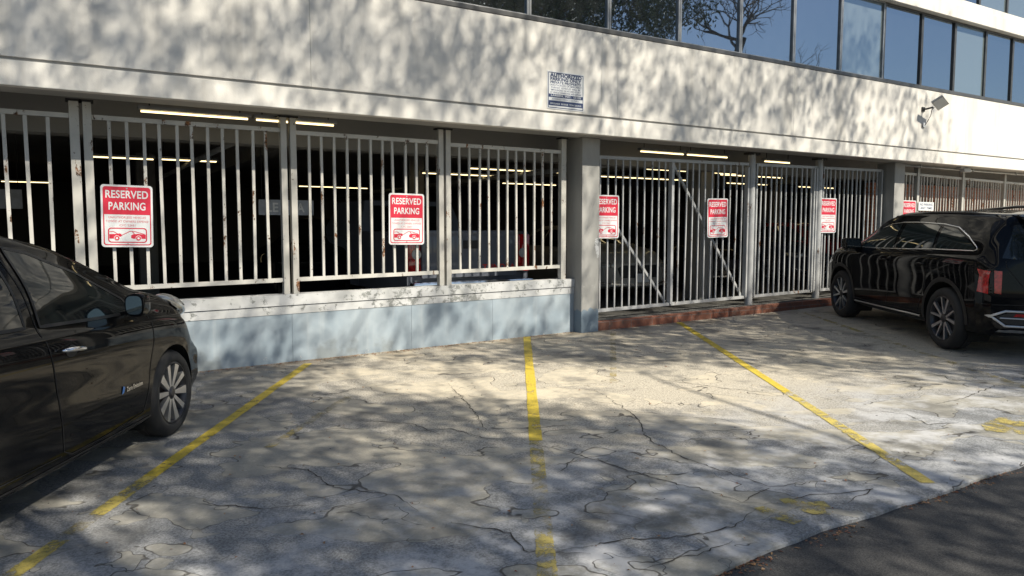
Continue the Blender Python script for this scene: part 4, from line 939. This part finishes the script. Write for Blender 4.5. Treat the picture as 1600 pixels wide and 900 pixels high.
for lab, prm, loc, a_, mt, arr in (
   ('dark SUV side-on behind the bay with the red tail lamp sign', sp, (4.6,14.0), R(-125), M['suv_black'], [(1.405,.385,.415),(-1.41,.385,.415)]),
   ('dark blue sedan with an amber lamp behind the second gate', sedan, (15.6,13.2), R(-95), M['blue_paint'], ar),
   ('dark sedan behind the middle of the braced gate', sedan, (12.4,13.4), R(-92), M['car_black'], ar),
   ('red car low behind the third gate, beside the SUV bonnet', sedan, (16.2,12.2), R(-92), M['red_paint'], ar)):
    cr, r = simple_car(lab, prm, loc, a_, mt, None, arr)
    if prm is sedan: dress(cr, r)
    else:
        for v in 'LR':
            for nme, poly in (('front_window', fw), ('rear_window', rw)): cr.patch(v, poly, nme, M['glass_dark'], r)
            cr.strip(v, [(1.04,1.118),(-.1,1.138),(-1.97,1.188)], .02, 'window_trim', M['chrome'], r, .005)
        cr.patch('T', [(.50,-.55),(.50,.55),(1.12,.70),(1.12,-.70)], 'windscreen', M['glass_suv'], r)
# pickup: tailgate towards the wall
tr = empty('pickup_truck', (5.10, 9.42, .19)); tag(tr, 'dark grey pickup truck, tail towards the railings left of the grey column, red tail lamps', 'truck')
W2 = 1.0; z0 = .19
mb = MB()
for sd in (-1,1): mb.box((sd*W2-(.09 if sd>0 else 0), .02, .50), (sd*W2+(0 if sd>0 else .09), 1.95, 1.38), .03)
mb.box((-W2+.02,.10,.52),(W2-.02,1.95,.80)); mb.build('truck_bed', M['truck_paint'], tr, angle=40)
mb = MB(); mb.box((-.78,0,.72),(.78,.07,1.385),.02)
tg = mb.build('tailgate', M['truck_paint'], tr, angle=40)
mb = MB(); mb.box((-.78,-.012,1.31),(.78,.02,1.392),.01); mb.build('tailgate_cap', M['truck_paint'], tg, angle=40)
mb = MB(); mb.box((-.13,-.012,1.13),(.13,-.001,1.25),.004); mb.build('tailgate_handle', M['black'], tg)
mb = MB(); put_text(mb, 'TUNDRA', .105, .47, .86, -.003, .56, .003); M['red_letters'] = simple('red_letters', (.65,.04,.03), .4); mb.build('lettering', M['red_letters'], tg)
for sd in (-1,1):
    mb = MB(); a = sd*W2; xs_ = sorted((a, a-sd*.20)); mb.box((xs_[0], -.02, .78), (xs_[1], .12, 1.34), .03); tl = mb.build('tail_lamp', M['red_lens'], tr, angle=40)
    mb = MB(); mb.tube([(sd*(W2-.13),-.03,1.06),(sd*(W2-.13),-.022,1.06)], .07, 20); mb.build('reverse_lamp', M['steel'], tl)
mb = MB(); mb.box((-.98,-.16,.48),(.98,.0,.68),.03); mb.build('bumper', M['chrome'], tr, angle=40)
mb = MB(); mb.hexa([(-.98,2.0,.5),(.98,2.0,.5),(.98,4.3,.5),(-.98,4.3,.5),(-.98,2.0,1.30),(.98,2.0,1.30),(.98,4.3,1.30),(-.98,4.3,1.30)]); mb.hexa([(-.95,2.0,1.301),(.95,2.0,1.301),(.95,4.0,1.301),(-.95,4.0,1.301),(-.78,2.2,1.88),(.78,2.2,1.88),(.78,3.5,1.88),(-.78,3.5,1.88)])
mb.box((-.97,4.31,.5),(.97,5.5,1.2),.06); mb.build('cab', M['truck_paint'], tr, angle=40)
mb = MB(); mb.hexa([(-.70,2.045,1.38),(.70,2.045,1.38),(.70,2.02,1.38),(-.70,2.02,1.38),(-.64,2.19,1.80),(.64,2.19,1.80),(.64,2.165,1.80),(-.64,2.165,1.80)]); mb.build('rear_window', M['glass_dark'], tr)
for y_ in (1.05, 4.7):
    for sd in (1,-1):
        t = wheel(tr, sd*.87, y_, .40, 1, 'plain', rr=.24); t.rotation_euler = (0,0,R(-90)*sd)
# ---------------------------------------------------------------- trees behind the camera (their shade and their reflection are in the photo)
rt = random.Random(21)
LIT = [((2.7,7.0),(4.2,5.8),.75,.02),((4.2,5.8),(5.1,4.8),.95,.0),((5.1,4.8),(5.5,3.8),1.0,.0),((5.5,3.8),(6.3,2.8),.95,.03),((4.2,3.1),(5.2,2.7),.35,.3),
       ((5.8,5.0),(6.8,4.0),.5,.15),((3.0,7.9),(4.6,8.0),.3,.3),((.0,4.9),(.35,3.7),.22,.2),((2.2,6.9),(2.9,6.2),.4,.35),((1.9,2.5),(2.4,2.6),.15,.3),((8.5,2.5),(10.5,3.5),.8,.2)]
def seg(px, py, a, b):
    dx, dy = b[0]-a[0], b[1]-a[1]; t = max(0, min(1, ((px-a[0])*dx+(py-a[1])*dy)/(dx*dx+dy*dy))); return math.hypot(px-a[0]-t*dx, py-a[1]-t*dy)
def gdens(x, y):
    d = .93 if y > 2.3 else .70
    if x > 6.5: d = .85
    if x > 11: d = .5
    if y > 6.2 and x > 4.6: d = 1.0
    for a, b, r_, v in LIT:
        q = seg(x, y, a, b)
        if q < r_: d = min(d, v)
        elif q < r_+.25: d = min(d, v+(d-v)*(q-r_)/.25)
    return d
S = SUN; LV = []; LF = []; clumps = []
def leaf(c, ln, wd):
    d = Vector((rt.gauss(0,.6), rt.gauss(0,.6), -abs(rt.gauss(.6,.5)))).normalized(); u = d.orthogonal().normalized()
    u = Matrix.Rotation(rt.uniform(0,6.28), 3, d) @ u; nrm = d.cross(u)
    o = len(LV); LV.extend([c, c+d*ln*.4+u*wd/2+nrm*.008, c+d*ln, c+d*ln*.4-u*wd/2+nrm*.008]); LF.append((o,o+1,o+2,o+3))
def clump(c, n, r_, ln=.15, wd=.05):
    clumps.append(c)
    for i in range(n): leaf(c+Vector((rt.gauss(0,r_), rt.gauss(0,r_), rt.gauss(0,r_))), ln*rt.uniform(.7,1.3), wd*rt.uniform(.7,1.2))
def cast(P, k_): return P + S*k_
# shade that falls on the upper wall
def wdens(x, z, nz):
    if x > 14.7: return 0
    e = 1 if x < 13.2 else max(0, (14.7-x)/1.5)
    return e*(.80+.35*math.sin(x*1.3+.6)*math.cos(z*2.2+x*.4))
for i in range(860):
    x = rt.uniform(-2.5, 14.9); z = rt.uniform(2.9, 5.0 if x > 5 else 4.3)
    if rt.random() < wdens(x, z, 0): clump(cast(Vector((x,YF,z)), rt.uniform(9,17)), 20, .20, .15, .045)
for i in range(620):     # railings and low wall
    x = rt.uniform(-2, 13.5); z = rt.uniform(.1, 2.3)
    d = .62 if z > .9 else .85
    if 3 < x < 5.9 and z > .9: d = .42
    if rt.random() < d*(1-.4*(x>10)): clump(cast(Vector((x,8.25,z)), rt.uniform(11,17)), 10, .14, .14, .05)
for i in range(10000):
    x = rt.uniform(-3.5, 12.5); y = rt.uniform(.6, 8.2)
    if rt.random() < gdens(x, y)*(1.0 if x < 2.7 or (y > 6.2 and x > 4.6) else .80)*(.78+.3*math.sin(x*2.3+1.7*y)*math.cos(y*2.1-x)): clump(cast(Vector((x,y,gz(x,y))), rt.uniform(9.5,15)), 15, .17, .15, .05)
for i in range(2200):      # the low hanging part of the right-hand crown
    xw = 3.6 + 4.0*rt.random()**1.3; zw = rt.uniform(4.05, 5.25)
    if xw > 6.3 and (zw < 4.5 + .5*math.sin(xw*5) or rt.random() < .35): continue
    k_ = rt.uniform(1.9, 2.7); P_ = Vector((xw*(1+k_), 7.85-7.85*k_, 1.6+(zw-1.6)*(1+k_)))
    G_ = P_-S*(P_.z/S.z)
    if G_.y > 7.5 or (2.2 < G_.y and G_.x < 9 and rt.random() > gdens(G_.x, G_.y)*.8): continue
    clump(P_, 24, .24, .2, .05)
def tree_parts(root, trunk, limbs, bark=M['bark']):
    mb = MB(); mb.tube(trunk[0], .2, 12, rs=trunk[1]); mb.build('trunk', bark, root, smooth=True)
    mb = MB()
    for pts, r0 in limbs:
        n = len(pts); mb.tube(pts, .1, 7, rs=[r0*(1-.8*i/(n-1)) for i in range(n)])
    mb.build('limbs', bark, root, smooth=True)
def limb(a, b, k_=6, sag=.3):
    a = Vector(a); b = Vector(b); return [a+(b-a)*i/k_+Vector((rt.gauss(0,.12),rt.gauss(0,.12),sag*math.sin(math.pi*i/k_)+rt.gauss(0,.08)))*(0 if i in (0,k_) else 1) for i in range(k_+1)]
base = [(5.5,-9.5),(14.0,-9.0)]
own = [[], []]
for i in range(0, len(clumps)): own[0 if clumps[i].x < 8.5 else 1].append(clumps[i])
# leaves were made clump by clump: split them by the tree they hang on
split = [([],[]),([],[])]
for f in LF:
    t = 0 if LV[f[0]].x < 8.5 else 1; vs, fs = split[t]; o = len(vs); vs.extend([LV[i] for i in f]); fs.append((o,o+1,o+2,o+3))
for t, (bx, by) in enumerate(base):
    root = empty('leafy_tree', (bx, by, gz(bx,by))); tag(root, ('tall leafy tree behind the viewer that dapples the left wall', 'tall leafy tree mirrored in the office windows over the authorized parking sign')[t], 'tree', 'leafy trees across the drive')
    loc = Vector((bx,by,gz(bx,by))); tops = sorted(rt.sample(own[t], 46), key=lambda v: v.z)
    tk = [Vector((0,0,-.2)), Vector((.1,.1,2.5)), Vector((-.1,.2,5.5)), Vector((.2,.0,9)), Vector((0,.3,13)), Vector((.3,0,17))]
    lb = []
    for q in tops:
        q = q-loc; h = max(4.5, min(15.5, q.z-rt.uniform(2.5,5))); 
        j = 0
        for a, b in zip(tk, tk[1:]):
            if a.z <= h <= b.z: p = a.lerp(b, (h-a.z)/(b.z-a.z))
        lb.append((limb(p, q), .045*rt.uniform(.6,1.2)))
    tree_parts(root, (tk, [.42,.34,.30,.24,.16,.07]), lb)
    mb = MB(); mb.add([v-loc for v in split[t][0]], split[t][1]); mb.build('crown', M['leaf'], root)
# the bare tree seen mirrored in the windows
bt = empty('bare_tree', (30.0, -11.0, gz(30,-11))); tag(bt, 'bare winter tree mirrored in the office windows, forked dark trunk', 'tree')
tw = MB(); tk2 = MB()
def mir(px_x, zw, y):  # keep explicit world coordinates
    return None
def branch(p, d, r_, ln, depth):
    n = 4; pts = [p]; q = p
    for i in range(n):
        d = (d+Vector((rt.gauss(0,.16),rt.gauss(0,.16),rt.gauss(.02,.12)))).normalized(); q = q+d*ln/n; pts.append(q)
    (tk2 if depth < 2 else tw).tube(pts, r_, 8 if depth < 2 else 4, False, rs=[r_*(1-.45*i/n) for i in range(n+1)])
    if depth >= 6: return
    for k_ in range(3 if depth < 4 else 3):
        j = rt.choice([2,3,4,4]); a = Vector((rt.gauss(0,1),rt.gauss(0,1),rt.gauss(.1,.8))).normalized(); nd = (d*.75+a*.65).normalized()
        branch(pts[j], nd, r_*.52, ln*rt.uniform(.58,.8), depth+1)
tk2.tube([(0,0,-.2),(-.2,0,3),(-.3,0,5.5),(.1,0,7.6)], .3, 12, False, rs=[.5,.40,.36,.30])
branch(Vector((.1,0,7.5)), Vector((-.35,0,1)), .27, 3.6, 1); branch(Vector((.1,0,7.5)), Vector((1,.1,.45)), .20, 3.0, 1); branch(Vector((-.3,0,6.0)), Vector((-1,-.2,.7)), .15, 2.6, 2)
tk2.build('trunk', M['bark'], bt, smooth=True); tw.build('twigs', M['bark'], bt)

# ---------------------------------------------------------------- leaf litter and pebbles
mb = MB()
for i in range(7500):
    u = rt.random(); 
    if u < .75: x = rt.uniform(-3, 14); y = EDGE-abs(rt.gauss(0,.04))+.012; z = gz(x,y)-.020
    elif u < .93: x = rt.uniform(-3, 6); y = 8.22-abs(rt.gauss(0,.06)); z = gz(x,y)+.002
    else: x = rt.uniform(-2, 12); y = rt.uniform(2.3, 8.1); z = gz(x,y)+.004
    if u < .75 and math.sin(x*3.1)+math.sin(x*7.7+1) < rt.uniform(-1.2,1.4): continue
    a = rt.uniform(0,6.28); l = rt.uniform(.005,.015); b = l*rt.uniform(.3,.6); c_, s_ = math.cos(a), math.sin(a)
    mb.add([(x+l*c_,y+l*s_,z),(x-b*s_,y+b*c_,z+rt.uniform(.001,.008)),(x-l*c_,y-l*s_,z+.001),(x+b*s_,y-b*c_,z+rt.uniform(.0,.004))], [(0,1,2,3)])
k = N('dry_leaf'); k.col(k.mix(k.ramp(k.noise(30,2),.35,.65), (.20,.06,.03), (.28,.17,.08))); M['litter'] = k.m
tag(mb.build('leaf_litter', M['litter']), kind='stuff')
